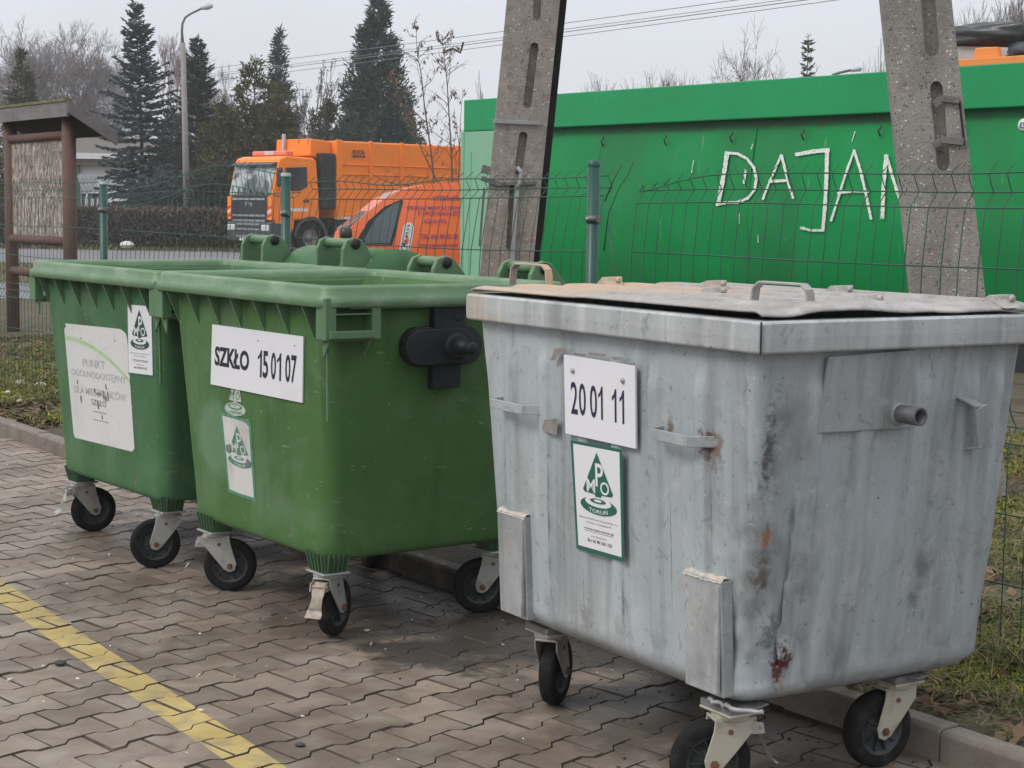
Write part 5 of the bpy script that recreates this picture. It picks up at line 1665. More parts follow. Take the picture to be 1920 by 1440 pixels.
mb = MB(); mb.box((-4.6, -W_ / 2, .82), (7.0, 1.0, .28)); mb.box((-2.9, -.3, .80), (1.0, .5, .42)); mb.box((-3.5, -.2, .62), (2.2, .06, .12)); mb.build('chassis', M['cab_black'], tr_)
mb = MB(); mb.box((-2.10, -.40, 2.32), (.58, .84, 1.78)); mb.build('air_intake', M['cab_black'], tr_, bevel=.05)
# compactor body with raised ribs
mb = MB(); mb.prism([(-2.42, -.04, 1.12), (-2.42, -.04, 3.62), (-8.6, -.04, 3.62), (-9.0, -.04, 3.0), (-9.2, -.04, 1.12)], (0, -W_ + .08, 0)); bd = mb.build('body', M['orange'], tr_, bevel=.05)
for x, w in ((-2.55, .24), (-3.85, .14), (-5.15, .14), (-6.4, .14), (-7.65, .14), (-8.5, .16)):
    mb = MB(); mb.box((x, -.02, 2.38), (w, .09, 2.54)); mb.build('rib', M['orange'], bd, bevel=.02)
for z in (2.86, 2.55, 1.78, 1.22):
    mb = MB(); mb.prism([(-2.62, -.045, z + .03), (-2.62, .010, z), (-2.62, -.045, z - .03)], (-5.9, 0, 0)); mb.build('crease', M['orange'], bd)
mb = MB(); mb.box((-3.0, -.01, 1.14), (1.2, .05, .09)); mb.build('white_stripe', M['stripe_white'], bd)
mb = MB(); Qt = Quad((-3.0, .012, 3.08), (-3.62, .012, 3.08), (-3.62, .012, 3.36), (-3.0, .012, 3.36))
write(mb, Qt, (.12, .5, .95, .95), 'EKOCEL', .004, .03); write(mb, Qt, (.12, .05, .95, .38), 'MEDIUM', .004, .03)
mb.build('lettering', M['ink'], bd, recalc=False)
mb = MB(); mb.prism([(-2.40, -.25, 2.9), (-2.40, -.25, 3.60), (-1.60, -.25, 3.66), (-1.57, -.25, 3.12)], (0, -1.9, 0)); mb.build('front_housing', M['orange'], tr_, bevel=.03)
mb = MB()
for y in (-.4, -.9): mb.tube([(-1.62, y, 3.25), (-1.62, y, 3.74), (-1.70, y, 3.79), (-1.95, y, 3.76)], .035, 8)
mb.build('hose', M['cab_grey'], tr_)
mb = MB(); mb.box((-1.50, -1.6, 3.52), (.10, .10, .62)); mb.build('exhaust', M['lamp_head'], tr_, bevel=.02)

# ------------------------------------------------------------------ orange red van
vy = radians(190)
HV = Vector((cos(vy), sin(vy), 0))
vo = at(870, 400, 24.75); vo.z = 0
van = thing('van', 'orange red delivery van with violet lettering, half hidden by the green skip', 'van', vo, vy)
vi = inverse(van)
# local: +x forward (left in the photo), +y left side (towards the viewer) at y = 0
def vs_(px, py): return hit(px, py, (0, 0, 0), (0, 1, 0), vi)
outl = [(872, 341), (838, 342), (800, 346), (770, 352), (742, 361), (718, 375), (690, 398), (660, 425), (645, 438)]
top = [(vs_(*p).x, vs_(*p).z) for p in outl]
hood = top[-1]
prof = [(-2.0, .25), (-2.05, 1.0), (-1.98, 1.70), (-1.80, 1.84), (-.9, 1.865)] + top + [(vs_(x, y).x, vs_(x, y).z) for x, y in ((641, 452), (624, 462), (600, 471), (584, 486))] + [(vs_(578, 500).x, .55), (vs_(580, 500).x, .25)]
VW = 1.75
def tum(z): return .10 * max(0, (z - .95) / .9) ** 1.3
mb = MB()
n = len(prof)
lv = [(x, -tum(z), z) for x, z in prof]; rv = [(x, -VW + tum(z), z) for x, z in prof]
mb.add(lv + rv, [(i, (i + 1) % n, n + (i + 1) % n, n + i) for i in range(n)])
# side walls cut in strips so that they follow the tumblehome
def column(x):
    zs = []
    for (xa, za), (xb, zb_) in zip(prof, prof[1:] + prof[:1]):
        if (xa - x) * (xb - x) < 0: zs.append(za + (zb_ - za) * (x - xa) / (xb - xa))
    return (min(zs), max(zs)) if len(zs) >= 2 else None
xs = [-1.99 + (prof[-2][0] - .01 + 1.99) * i / 80 for i in range(81)]
for side in (0, 1):
    def fn(i, k):
        lo, hi = column(xs[i])
        z = lo + (hi - lo) * k / 16
        return Vector((xs[i], (-tum(z)) if side == 0 else (-VW + tum(z)), z))
    mb.grid(fn, list(range(81)), list(range(17)))
vb = mb.build('body', M['orange_red'], van)
def vquad(pts, d=.006):
    out = []
    for p in pts:
        q_ = vs_(*p); q2 = hit(*p, (0, -tum(q_.z), 0), (0, 1, 0), vi)
        out.append(Vector((q2.x, -tum(q2.z) + d, q2.z)))
    return out
wp = vquad([(683, 447), (704, 411), (724, 392), (746, 379), (750, 378), (741, 420), (731, 456), (684, 455)])
mb = MB(); mb.prism(wp, (0, .006, 0)); dw = mb.build('door_window', M['window_glass'], van)
fr = vquad([(668, 452), (690, 415), (720, 388), (752, 374), (756, 376), (745, 420), (735, 461), (680, 460)], .003)
mb = MB(); mb.prism(fr, (0, .004, 0)); mb.build('window_seal', M['cab_black'], van)
mb = MB(); a_ = vquad([(683, 447)])[0]
mb.prism([(hood[0] - .02, -.16, hood[1] + .03), (top[4][0] - .0, -.18, top[4][1] - .02), (top[4][0], -VW + .18, top[4][1] - .02), (hood[0] - .02, -VW + .16, hood[1] + .03)], (.02, 0, .02)); mb.build('windscreen', M['glass'], van)
mc = vs_(643, 438)
mb = MB(); mb.M = Matrix.Translation((mc.x - .02, .12, mc.z)) ; mb.lathe([(0, -.10), (.085, -.08), (.10, 0), (.085, .06), (0, .07)], (0, 0, 0), (1, .2, 0), 18); mb.M = None
mr = mb.build('mirror', M['cab_black'], van)
mb = MB(); mb.lathe([(.075, 0), (0, .004)], (mc.x - .105, .11, mc.z), (-1, .3, 0), 18); mb.build('mirror_glass', M['lens'], mr)
hp_ = vquad([(866, 462)])[0]
mb = MB(); mb.box(hp_ + Vector((0, .02, 0)), (.06, .05, .20)); mb.build('door_handle', M['orange_red'], van, bevel=.015)
mb = MB(); sp_ = vquad([(752, 376), (748, 400), (741, 440), (733, 505)], .002)
for p, q2 in zip(sp_[:-1], sp_[1:]): mb.bar(p, q2, .012, .004, up=(0, 1, 0))
mb.build('door_gap', simple('door_gap_shade', (.25, .03, .015), .6), van)
# oval white sticker with a lighthouse-like emblem
ov = []
for k in range(28):
    a = 2 * pi * k / 28
    px, py = 762 + 10.5 * cos(a), 450 + (22 * (1 if sin(a) > 0 else -1) + 11 * sin(a))
    px -= (py - 450) * .16
    ov.append((px, py))
ovp = vquad(ov, .008)
mb = MB(); mb.add(ovp, [tuple(range(28))]); osn = mb.build('oval_sticker', M['sticker'], van)
mb = MB()
for (x, y, w, h_) in ((766, 423, 4, 2.5), (765, 430, 4, 2), (763, 437, 5, 2.2), (762, 443, 3.5, 5), (760, 452, 5, 3), (757, 457, 8, 3), (753, 466, 1.6, 8), (763, 465, 1.6, 8), (758, 460, 4, 3), (752, 475, 3, 2), (758, 477, 3, 2)):
    pts = vquad([(x - w / 2, y - h_ / 2), (x + w / 2, y - h_ / 2), (x + w / 2, y + h_ / 2), (x - w / 2, y + h_ / 2)], .011)
    mb.add(pts, [(0, 1, 2, 3)])
mb.build('emblem', M['cab_grey'], osn, recalc=False)
M['violet'] = simple('violet_lettering', (.22, .045, .20), .5, var=.1)
mb = MB()
for (x0, y0, x1, y1, s_) in ((812, 376, 868, 367, 'HYDRAULIKA'), (762, 393, 866, 384, 'SPRZEDAŻ MONTAŻ SERWIS'), (784, 404, 864, 396, 'P. WOD-KAN LIDT'), (794, 420, 838, 411, 'AQUA-POL'), (788, 448, 858, 439, 'TEL. 606 89 55 38'), (785, 464, 858, 456, 'www.aquapoltorun.pl')):
    c = vquad([(x0, y0), (x1, y0), (x1, y1), (x0, y1)], .010)
    qd = Quad(*c)
    write(mb, qd, (0, 0, 1, 1), s_, .001 if qd.n.y > 0 else -.001, .01)
mb.build('lettering', M['violet'], van, recalc=False)
for cx in (hood[0] - .02, -1.3):
    mb = MB(); mb.lathe([(.19, -.09), (.29, -.10), (.32, -.06), (.32, .06), (.29, .09), (.19, .09)], (cx, -.12, .32), (0, 1, 0), 32); w = mb.build('wheel', M['rubber'], van)
    mb = MB(); mb.lathe([(.20, .07), (.17, .05), (.05, .07), (0, .07)], (cx, -.12, .32), (0, 1, 0), 24); mb.build('rim', M['chrome'], w)
mb = MB(); mb.box((prof[-2][0] - .12, -.20, hood[1] - .42), (.2, .26, .16)); mb.build('headlight', M['lens'], van, bevel=.04)
# ------------------------------------------------------------------ trees and shrubs
def foliage(name, cols, rough=.85):
    q = Mat(name, cols[0], rough, spec=.15); q.island_ramp(cols); return q.m
M['bark_grey'] = simple('grey_bark', (.25, .225, .225), .95, var=.25, scale=2)
M['bark_dark'] = simple('dark_bark', (.055, .045, .040), .95, var=.25, scale=2)
M['bark_pale'] = simple('pale_twigs', (.34, .31, .32), .95, var=.2, scale=1)
M['bark_red'] = simple('reddish_twigs', (.30, .235, .235), .95, var=.2, scale=1)
M['bark_brown'] = simple('brown_twigs', (.13, .095, .075), .95, var=.3, scale=3)
M['needles_blue'] = foliage('blue_spruce_needles', [(.035, .055, .055), (.065, .095, .095), (.12, .155, .155)])
M['needles_dark'] = foliage('dark_spruce_needles', [(.030, .040, .032), (.055, .068, .052), (.09, .10, .075)])
M['needles_green'] = foliage('green_cypress_sprays', [(.030, .050, .040), (.058, .088, .068), (.10, .13, .105)])
M['needles_olive'] = foliage('olive_juniper_sprays', [(.040, .044, .018), (.085, .085, .034), (.15, .135, .055)])
M['needles_olive_dull'] = foliage('dull_olive_sprays', [(.035, .038, .022), (.075, .075, .040), (.12, .115, .065)])
M['dry_leaf'] = foliage('dry_hanging_leaves', [(.10, .075, .05), (.19, .135, .095), (.25, .19, .14)])
M['leaf_grey_green'] = foliage('grey_green_leaves', [(.045, .055, .035), (.09, .10, .065), (.14, .14, .10)])

def tuft(mb, p, d, l, w, rng):
    s = d.cross(Vector((rng.gauss(0, 1), rng.gauss(0, 1), rng.gauss(0, 1))))
    if s.length < 1e-4: return
    s = s.normalized() * w
    m_ = p + d * l * .45
    mb.add([p, m_ - s, p + d * l, m_ + s], [(0, 1, 2, 3)])

def spruce(name, label, px, pytop, Y, half, mat, seed, base_py=455, gap=.30, droop=.25, dens=1.0, tip=.0, bare_top=.0, bmat='bark_dark', group='conifers behind the yard'):
    rng = random.Random(seed)
    top = at(px, pytop, Y)
    b = Vector((at(px, base_py, Y).x, Y, -.05))
    h, r = top.z - b.z, half * Y / F
    t = thing(name, label, 'conifer', b, rng.uniform(0, 6), group)
    w, f = MB(), MB()
    lean = [Vector((.10 * sin(z * .4 + seed), .10 * cos(z * .5), z)) for z in [h * i / 14 for i in range(15)]]
    w.tube(lean, [max(.012, .11 * h / 9 * (1 - i / 14.5)) for i in range(15)], 7)
    z = h * .05
    while z < h * .985:
        k = z / h
        rad = r * ((1 - k) ** .85) * (.75 + .35 * rng.random()) + .10
        n = max(4, int(9 * (1 - k) + 4))
        a0 = rng.uniform(0, 6.28)
        for j in range(n):
            a = a0 + 6.283 * j / n + rng.gauss(0, .16)
            L_ = rad * rng.uniform(.50, 1.18)
            el = .10 + .75 * k * k - droop * (1 - k)
            d = Vector((cos(a), sin(a), el)).normalized()
            P = Vector((.10 * sin(z * .4 + seed), .10 * cos(z * .5), z + rng.gauss(0, .05)))
            pts = [P, P + d * L_ * .5 - Vector((0, 0, droop * L_ * .12)), P + d * L_ + Vector((0, 0, droop * L_ * .12))]
            w.tube(pts, [.022, .014, .005], 3, caps=False)
            m_ = max(4, int(L_ / .060 * dens))
            side = d.cross(Vector((0, 0, 1))).normalized()
            for i in range(m_):
                s = (i + rng.random()) / m_
                if s < .12 and k < .7: continue
                q0 = pts[0].lerp(pts[1], s * 2) if s < .5 else pts[1].lerp(pts[2], s * 2 - 1)
                for sg in (-1, 1):
                    dd = (d * rng.uniform(.3, 1) + side * sg * rng.uniform(.2, 1.0) + Vector((0, 0, rng.uniform(-.45, .12)))).normalized()
                    tuft(f, q0, dd, rng.uniform(.20, .46) * (1 - .45 * s), rng.uniform(.030, .062), rng)
                if rng.random() < .6:
                    tuft(f, q0, (d + Vector((0, 0, rng.uniform(-.5, .3)))).normalized(), rng.uniform(.15, .30), .03, rng)
        z += gap * (1.15 - .6 * k) * rng.uniform(.8, 1.2)
    for i in range(24):
        tuft(f, Vector((.1 * sin(h * .4 + seed), .1 * cos(h * .5), h - rng.uniform(0, .7))), Vector((rng.gauss(0, .5), rng.gauss(0, .5), rng.uniform(.2, 1))).normalized(), .22, .02, rng)
    w.build('trunk', M[bmat], t, recalc=False)
    f.build('crown', M[mat], t, recalc=False)
    return t

def cypress(name, label, px, pytop, Y, half, mat, seed, base_py=455, leaders=1, flare=.55, n=9000, size=.30, loose=0.0, group='conifers behind the yard', cat='conifer'):
    """upright sprays on several leaders, outline broken by gaps"""
    rng = random.Random(seed)
    top = at(px, pytop, Y)
    b = Vector((at(px, base_py, Y).x, Y, -.05))
    h, r = top.z - b.z, half * Y / F
    t = thing(name, label, cat, b, 0, group)
    w, f = MB(), MB()
    leads = [(0, 0, h, r)]
    for k in range(leaders - 1):
        a = rng.uniform(0, 6.28)
        leads.append((r * .55 * cos(a), r * .55 * sin(a), h * rng.uniform(.55, .88), r * rng.uniform(.45, .7)))
    tot = sum(a[2] * a[3] for a in leads)
    for lx, ly, lh, lr in leads:
        w.tube([(lx * .2, ly * .2, 0), (lx * .8, ly * .8, lh * .4), (lx, ly, lh)], [.09, .05, .008], 6)
        nt = int(n * lh * lr / tot)
        nc = max(30, nt // 34)
        for c_ in range(nc):
            while True:
                k = rng.random()
                if rng.random() < (1 - k) ** flare + .06: break
            rad = lr * (1 - k) ** flare
            rad = rad * (1 + .22 * noise.noise(Vector((k * 6, seed, lx)))) + .05
            a = rng.uniform(0, 6.28)
            rr = rad * (rng.uniform(.10, 1.0) ** .5) * rng.uniform(.85, 1.12)
            d = Vector((cos(a), sin(a), 0))
            z = lh * (.03 + .96 * k)
            C_ = Vector((lx * min(1, k + .35), ly * min(1, k + .35), z)) + d * rr
            w.tube([Vector((C_.x - d.x * rr, C_.y - d.y * rr, z - rr * .35)), C_], [.014, .004], 3, caps=False)
            sg = (.07 + .10 * min(1, rad / lr)) * (size / .30) * (1 + loose)
            for i in range(34):
                c = C_ + Vector((rng.gauss(0, sg), rng.gauss(0, sg), rng.gauss(0, sg * 1.3)))
                dd = (d * rng.uniform(.1, .9) + Vector((rng.gauss(0, .4), rng.gauss(0, .4), rng.uniform(-.05, .9)))).normalized()
                tuft(f, c, dd, size * rng.uniform(.45, 1.05), size * rng.uniform(.07, .14), rng)
        for i in range(90):
            k = 1 - rng.random() * .16
            c = Vector((lx, ly, lh * k)) + Vector((rng.gauss(0, .04), rng.gauss(0, .04), 0)) * (1 + 14 * (1 - k))
            tuft(f, c, Vector((rng.gauss(0, .5), rng.gauss(0, .5), rng.uniform(.3, 1))).normalized(), size * .8, size * .09, rng)
    w.build('trunk', M['bark_dark'], t, recalc=False)
    f.build('crown', M[mat], t, recalc=False)
    return t

def bare_tree(name, label, px, pytop, Y, spread, mat, seed, base_py=455, depth=7, r0=.16, fork=.5, up=.25, stems=1, leaf=None, leafn=0, twig=.010, group='bare trees beyond the yard', cat='bare tree', base=None, cut=None):
    rng = random.Random(seed)
    top = at(px, pytop, Y)
    b = Vector((at(px, base_py, Y).x, Y, -.05)) if base is None else base
    h, sp = top.z - b.z, spread * Y / F
    t = thing(name, label, cat, b, 0, group)
    w, f = MB(), MB()
    segs = []
    def grow(p, d, L_, r, lv):
        e = p + d * L_
        mid = p + d * L_ * .5 + Vector((rng.gauss(0, 1), rng.gauss(0, 1), rng.gauss(0, 1))) * L_ * .05
        segs.append((p, mid, e, r, max(twig * .7, r * .68), lv))
        if lv >= depth: return
        n = 2 if rng.random() < .38 else 3
        for k in range(n):
            ax = Vector((rng.gauss(0, 1), rng.gauss(0, 1), rng.gauss(0, .6)))
            q_ = (ax - d * ax.dot(d)).normalized()
            ang = fork * rng.uniform(.35, 1.25) * (.55 if k == 0 else 1)
            nd = (d * cos(ang) + q_ * sin(ang) + Vector((0, 0, up * rng.uniform(-.2, 1)))).normalized()
            grow(e if k < 2 else p.lerp(e, rng.uniform(.45, .9)), nd, L_ * rng.uniform(.66, .90), max(twig, r * (.70 if k == 0 else .56)), lv + 1)
    for s in range(stems):
        d0 = Vector((rng.gauss(0, .10 + .12 * (stems > 1)), rng.gauss(0, .10), 1)).normalized()
        grow(Vector((rng.gauss(0, .15) * (stems > 1), rng.gauss(0, .15) * (stems > 1), 0)), d0, 1.0, r0, 0)
    zmax = max(s[2].z for s in segs)
    xmax = sorted(abs(s[2].x) for s in segs)[int(len(segs) * .97)]
    kz, kx = h / zmax, max(.25, min(3.0, sp / max(xmax, .1) )) 
    S = Matrix.Diagonal((kx, kx, kz))
    for p, m_, e, ra, rb, lv in segs:
        pts = [S @ p, S @ m_, S @ e]
        w.tube(pts if lv < 4 else [pts[0], pts[2]], [ra, (ra + rb) / 2, rb] if lv < 4 else [ra, rb], 6 if lv < 2 else 3, caps=False)
        if leaf and lv >= depth - 2 and rng.random() < leafn:
            c = pts[2]
            for _ in range(rng.randint(1, 3)):
                tuft(f, c + Vector((rng.gauss(0, .05), rng.gauss(0, .05), -.02)), Vector((rng.gauss(0, .5), rng.gauss(0, .5), -1)).normalized(), rng.uniform(.06, .13), .022, rng)
    w.build('trunk', M[mat], t, recalc=False)
    if leaf: f.build('leaves', M[leaf], t, recalc=False)
    return t

# far bare crowns at the left
bare_tree('bare_tree', 'tall bare grey tree at the left edge, behind the notice board roof', 35, 20, 98, 150, 'bark_grey', 21, depth=9, r0=.24, fork=.80, up=.10)
bare_tree('bare_tree', 'wide bare grey tree left of the blue spruce top', 165, 42, 96, 120, 'bark_grey', 23, depth=9, r0=.22, fork=.80, up=.10)
bare_tree('bare_tree', 'bare reddish tree between the blue spruce and the lamp post', 318, 58, 104, 75, 'bark_red', 25, depth=9, r0=.18, fork=.62, up=.2)
bare_tree('bare_tree', 'pale hazy bare tree right of the lamp post, behind the dark spruce', 398, 118, 108, 55, 'bark_pale', 26, depth=9, r0=.14, fork=.6, up=.15)
bare_tree('bare_tree', 'bare brown thicket tree low behind the notice board roof', 195, 190, 92, 120, 'bark_brown', 29, depth=9, r0=.14, fork=.8, up=.1)
bare_tree('bare_tree', 'bare grey tree between the two left crowns, behind the olive conifer', 100, 48, 101, 120, 'bark_grey', 24, depth=9, r0=.20, fork=.8, up=.10)
bare_tree('bare_tree', 'bare pale tree right behind the left flank of the blue spruce', 225, 95, 99, 85, 'bark_pale', 27, depth=9, r0=.16, fork=.8, up=.10)
# conifers
cypress('yew_tree', 'olive green conifer rising behind the notice board roof', 45, 96, 74, 50, 'needles_olive_dull', 31, leaders=2, n=13000, flare=.7)
cypress('yew_tree', 'dark olive conifer at the left edge beside the notice board', -14, 215, 66, 38, 'needles_olive', 39, leaders=2, n=5000, flare=.5)
spruce('blue_spruce', 'tall slender blue spruce behind the white building corner, its top highest at the left', 263, 2, 70, 132, 'needles_blue', 32, gap=.30, droop=.40, dens=1.2)
spruce('dark_spruce', 'dark spruce directly behind the lamp post', 368, 70, 74, 112, 'needles_dark', 33, gap=.23, droop=.28, dens=1.2)
cypress('juniper_tree', 'olive juniper with several tips above the truck cab', 478, 108, 69, 116, 'needles_olive', 34, leaders=6, n=34000, flare=.72, size=.32)
cypress('cypress_tree', 'narrow blue green conifer above the front of the compactor body', 525, 55, 80, 50, 'needles_green', 35, leaders=1, n=13000, flare=.7)
bare_tree('leafy_tree', 'thin tree with sparse grey green leaves beside the narrow conifer', 598, 108, 82, 62, 'bark_brown', 36, depth=7, r0=.10, fork=.5, leaf='leaf_grey_green', leafn=.75)
cypress('dark_bush', 'round dark evergreen bush just above the truck roof', 585, 208, 64, 48, 'needles_dark', 37, leaders=4, n=6000, flare=.35, size=.26, cat='bush')
cypress('cypress_tree', 'big dense cypress above the orange compactor body, tallest in the middle', 706, -4, 76, 104, 'needles_green', 38, leaders=1, n=34000, flare=.74, size=.36)
cypress('dark_bush', 'dark low evergreen bush behind the hedge right of the lamp post', 410, 300, 61, 60, 'needles_dark', 40, leaders=5, n=8000, flare=.35, size=.26, cat='bush')
cypress('dark_bush', 'dark low evergreen bush under the blue spruce', 300, 318, 63, 62, 'needles_blue', 41, leaders=5, n=6000, flare=.35, size=.26, cat='bush')
cypress('dark_bush', 'dark evergreen hedge bush behind the cypress and the compactor', 660, 215, 70, 70, 'needles_dark', 42, leaders=5, n=7000, flare=.35, size=.28, cat='bush')
cypress('dark_bush', 'broad dark evergreen between the lamp post and the juniper', 425, 215, 73, 62, 'needles_dark', 43, leaders=4, n=13000, flare=.6, size=.34, cat='bush')
cypress('dark_bush', 'dull olive evergreen between the blue spruce and the lamp post', 325, 205, 76, 52, 'needles_olive_dull', 44, leaders=3, n=9000, flare=.6, size=.32, cat='bush')
cypress('dark_bush', 'dark evergreen filling the gap above the truck hoses', 615, 190, 78, 60, 'needles_olive_dull', 45, leaders=4, n=10000, flare=.6, size=.32, cat='bush')
cypress('dark_bush', 'brown green evergreen right of the big cypress, behind the saplings', 775, 232, 80, 45, 'needles_olive_dull', 46, leaders=3, n=7000, flare=.5, size=.32, cat='bush')
# saplings in front of the truck and van
def sapling(label, pts, Y, r0, seed, twigs=16, leaves=60, leafmat='dry_leaf', mat='bark_brown'):
    rng = random.Random(seed)
    P = [at(x, y, Y) for x, y in pts]
    b = Vector((P[0].x, Y, -.02))
    t = thing('sapling', label, 'sapling', b, 0, 'bare saplings behind the fence')
    P = [b] + P
    w, f = MB(), MB()
    n = len(P)
    w.tube([p - b for p in P], [r0 * (1 - .85 * i / (n - 1)) for i in range(n)], 6)
    tips = []
    for _ in range(twigs):
        s = rng.uniform(.25, .97) * (n - 1)
        i = min(n - 2, int(s)); p = P[i].lerp(P[i + 1], s - i) - b
        a = rng.uniform(0, 6.28)
        d = Vector((cos(a), sin(a) * .6, rng.uniform(.6, 1.6))).normalized()
        L_ = rng.uniform(.25, .9) * (1.25 - s / (n - 1))
        e = p + d * L_
        w.tube([p, p + d * L_ * .5 + Vector((rng.gauss(0, .03), 0, rng.gauss(0, .03))), e], [r0 * .35, r0 * .25, r0 * .10], 4, caps=False)
        tips.append((p, e))
        for _ in range(3):
            q0 = p.lerp(e, rng.uniform(.3, .95)); dd = (d + Vector((rng.gauss(0, .7), rng.gauss(0, .5), rng.gauss(0, .4)))).normalized()
            q1 = q0 + dd * L_ * rng.uniform(.25, .5)
            w.tube([q0, q1], [r0 * .16, r0 * .07], 3, caps=False); tips.append((q0, q1))
    for _ in range(leaves):
        p, e = rng.choice(tips); c = p.lerp(e, rng.uniform(.2, 1))
        tuft(f, c, Vector((rng.gauss(0, .5), rng.gauss(0, .4), -1)).normalized(), rng.uniform(.04, .09), .016, rng)
    w.build('stem', M[mat], t, recalc=False)
    f.build('leaves', M[leafmat], t, recalc=False)
sapling('slim bare sapling, left of two, its tip reaching above the power lines', [(813, 330), (806, 270), (796, 200), (790, 140), (782, 100), (780, 40)], 30, .020, 51, 24, 110)
sapling('twiggy bare sapling left of the green skip, right of two', [(848, 340), (846, 280), (842, 215), (838, 150), (832, 100), (829, 66)], 30, .020, 52, 34, 120)
sapling('leaning brown leafed sapling across the cypress and the compactor body', [(822, 345), (795, 290), (768, 225), (740, 165), (722, 130)], 31, .017, 53, 18, 150)
sapling('short bare stem low beside the green skip corner', [(860, 330), (862, 270), (864, 215), (868, 165)], 30, .013, 54, 10, 40)
sapling('low drooping twig in front of the compactor body, above the van', [(870, 350), (790, 350), (740, 345), (712, 335), (690, 322)], 29, .014, 55, 5, 6)
# behind the green skip
Yq = 46
bare_tree('bare_tree', 'small bare tree just left of the left concrete pole, over the skip corner', 905, 132, 40, 28, 'bark_brown', 61, depth=6, r0=.045, fork=.4, up=.5, stems=2, twig=.004)
bare_tree('bare_shrub', 'low bare brushwood over the skip between the pole and the sign letters', 1175, 124, 52, 95, 'bark_brown', 62, depth=6, r0=.05, fork=.35, up=.7, stems=7, cat='bare shrub', twig=.005)
bare_tree('bare_shrub', 'second low bare brushwood over the skip, right of the first', 1262, 128, 54, 70, 'bark_brown', 63, depth=6, r0=.05, fork=.35, up=.7, stems=6, cat='bare shrub', twig=.005)
bare_tree('bare_tree', 'bare tree with thin crown above the letters DAJ', 1465, 28, 58, 120, 'bark_brown', 64, depth=7, r0=.09, fork=1.05, up=.05, twig=.006)
bare_tree('bare_tree', 'low many stemmed bare tree left of the small spruce above the skip', 1395, 72, 57, 130, 'bark_brown', 65, depth=7, r0=.06, fork=1.05, stems=2, up=.05, twig=.006)
spruce('small_spruce', 'small thin spruce above the skip rim, left of the right concrete pole', 1502, 66, 78, 36, 'needles_olive_dull', 66, gap=.62, droop=-.12, dens=.35, bmat='bark_brown')
bare_tree('bare_shrub', 'thin bare stems above the skip beside the distant lamp', 1622, 62, 50, 36, 'bark_brown', 67, depth=5, r0=.035, fork=.35, up=.7, stems=4, cat='bare shrub', twig=.005)
bare_tree('bare_tree', 'dense bare trees above the orange skip at the right edge', 1850, -60, 70, 110, 'bark_grey', 68, depth=8, r0=.15, fork=.7, stems=3, up=.2)
bare_tree('bare_tree', 'second dense bare tree behind the orange skip, at the right edge', 1925, -30, 66, 85, 'bark_grey', 69, depth=8, r0=.13, fork=.7, stems=2, up=.2)

# ------------------------------------------------------------------ verge: grass, moss, dead leaves, litter
M['grass'] = foliage('verge_grass_blades', [(.055, .085, .022), (.10, .13, .034), (.22, .19, .09), (.34, .27, .155)])
M['moss_blades'] = foliage('mossy_clumps', [(.085, .115, .016), (.21, .24, .028), (.33, .32, .05)])
M['dead_leaf'] = foliage('dead_leaves', [(.055, .033, .020), (.12, .075, .045), (.20, .14, .09)])
M['pale_litter'] = simple('pale_litter', (.62, .60, .57), .7, var=.15, scale=30)
def in_view(p, m_=40):
    d = p - EYE
    z = d.dot(FWD)
    if z < .5: return False
    x, y = 960 + F * d.dot(RIGHT) / z, 720 + F * d.dot(DOWN) / z
    return -m_ < x < 1920 + m_ and -m_ < y < 1440 + m_
rng = random.Random(77)
gb, ms, dl = MB(), MB(), MB()
def blade(mb, p, h, w, lean):
    a = rng.uniform(0, 6.28)
    s = Vector((cos(a), sin(a), 0)) * w
    d = Vector((rng.gauss(0, lean), rng.gauss(0, lean), 1)).normalized()
    m_ = p + d * h * .55
    e = p + d * h + Vector((rng.gauss(0, lean), rng.gauss(0, lean), -.25 * lean)) * h
    mb.add([p - s, p + s, m_ + s * .7, m_ - s * .7, e], [(0, 1, 2, 3), (3, 2, 4)])
def dens(w, u): return .47 + .75 * noise.noise(Vector((w * 1.3 + 5, u * 1.3, 1))) + .35 * noise.noise(Vector((w * 4, u * 4, 8)))
cnt = 0
for _ in range(190000):
    # right-hand verge beside the grey container and far-left verge
    if rng.random() < .60: w_, u_ = rng.uniform(3.60, 9.5), rng.uniform(2.4, 8.0)
    else: w_, u_ = rng.uniform(3.60, 7.0), rng.uniform(10.2, 17.5)
    if 5.1 < u_ < 9 and w_ < 4.9: continue
    p = kw(w_, u_, terr_z(w_, u_))
    if not in_view(p): continue
    g = dens(w_, u_)
    edge = w_ < 3.80
    far = u_ > 9
    if g > .56 and not edge and rng.random() < .9:
        blade(ms, p, rng.uniform(.02, .055) * (1.3 if far else 1), .0045 if not far else .008, .9)
    elif g > .28 and rng.random() < (.5 if edge else .8):
        blade(gb, p, rng.uniform(.04, .13) * (1 if not edge else .7), rng.uniform(.0015, .0032) * (1 if not far else 2), .8)
    if rng.random() < (.14 if w_ < 4.0 else .07):
        a = rng.uniform(0, 6.28); l = rng.uniform(.012, .035) * (1 if not far else 1.4)
        x, y = Vector((cos(a), sin(a), rng.gauss(0, .3))) * l, Vector((-sin(a), cos(a), rng.gauss(0, .3))) * l * .6
        c = p + Vector((0, 0, .008 + .02 * rng.random()))
        dl.add([c - x, c - y, c + x, c + y], [(0, 1, 2, 3)])
for _ in range(2600):                                    # tall dry tufts along the foot of the fence
    u_ = rng.choice((rng.uniform(2.7, 5.6), rng.uniform(10.5, 16)))
    c = FB.dot(KW) + rng.gauss(-.05, .10)
    p = kw(c, u_, terr_z(c, u_))
    if in_view(p): blade(gb, p, rng.uniform(.10, .24), .0022 if u_ < 9 else .004, .75)
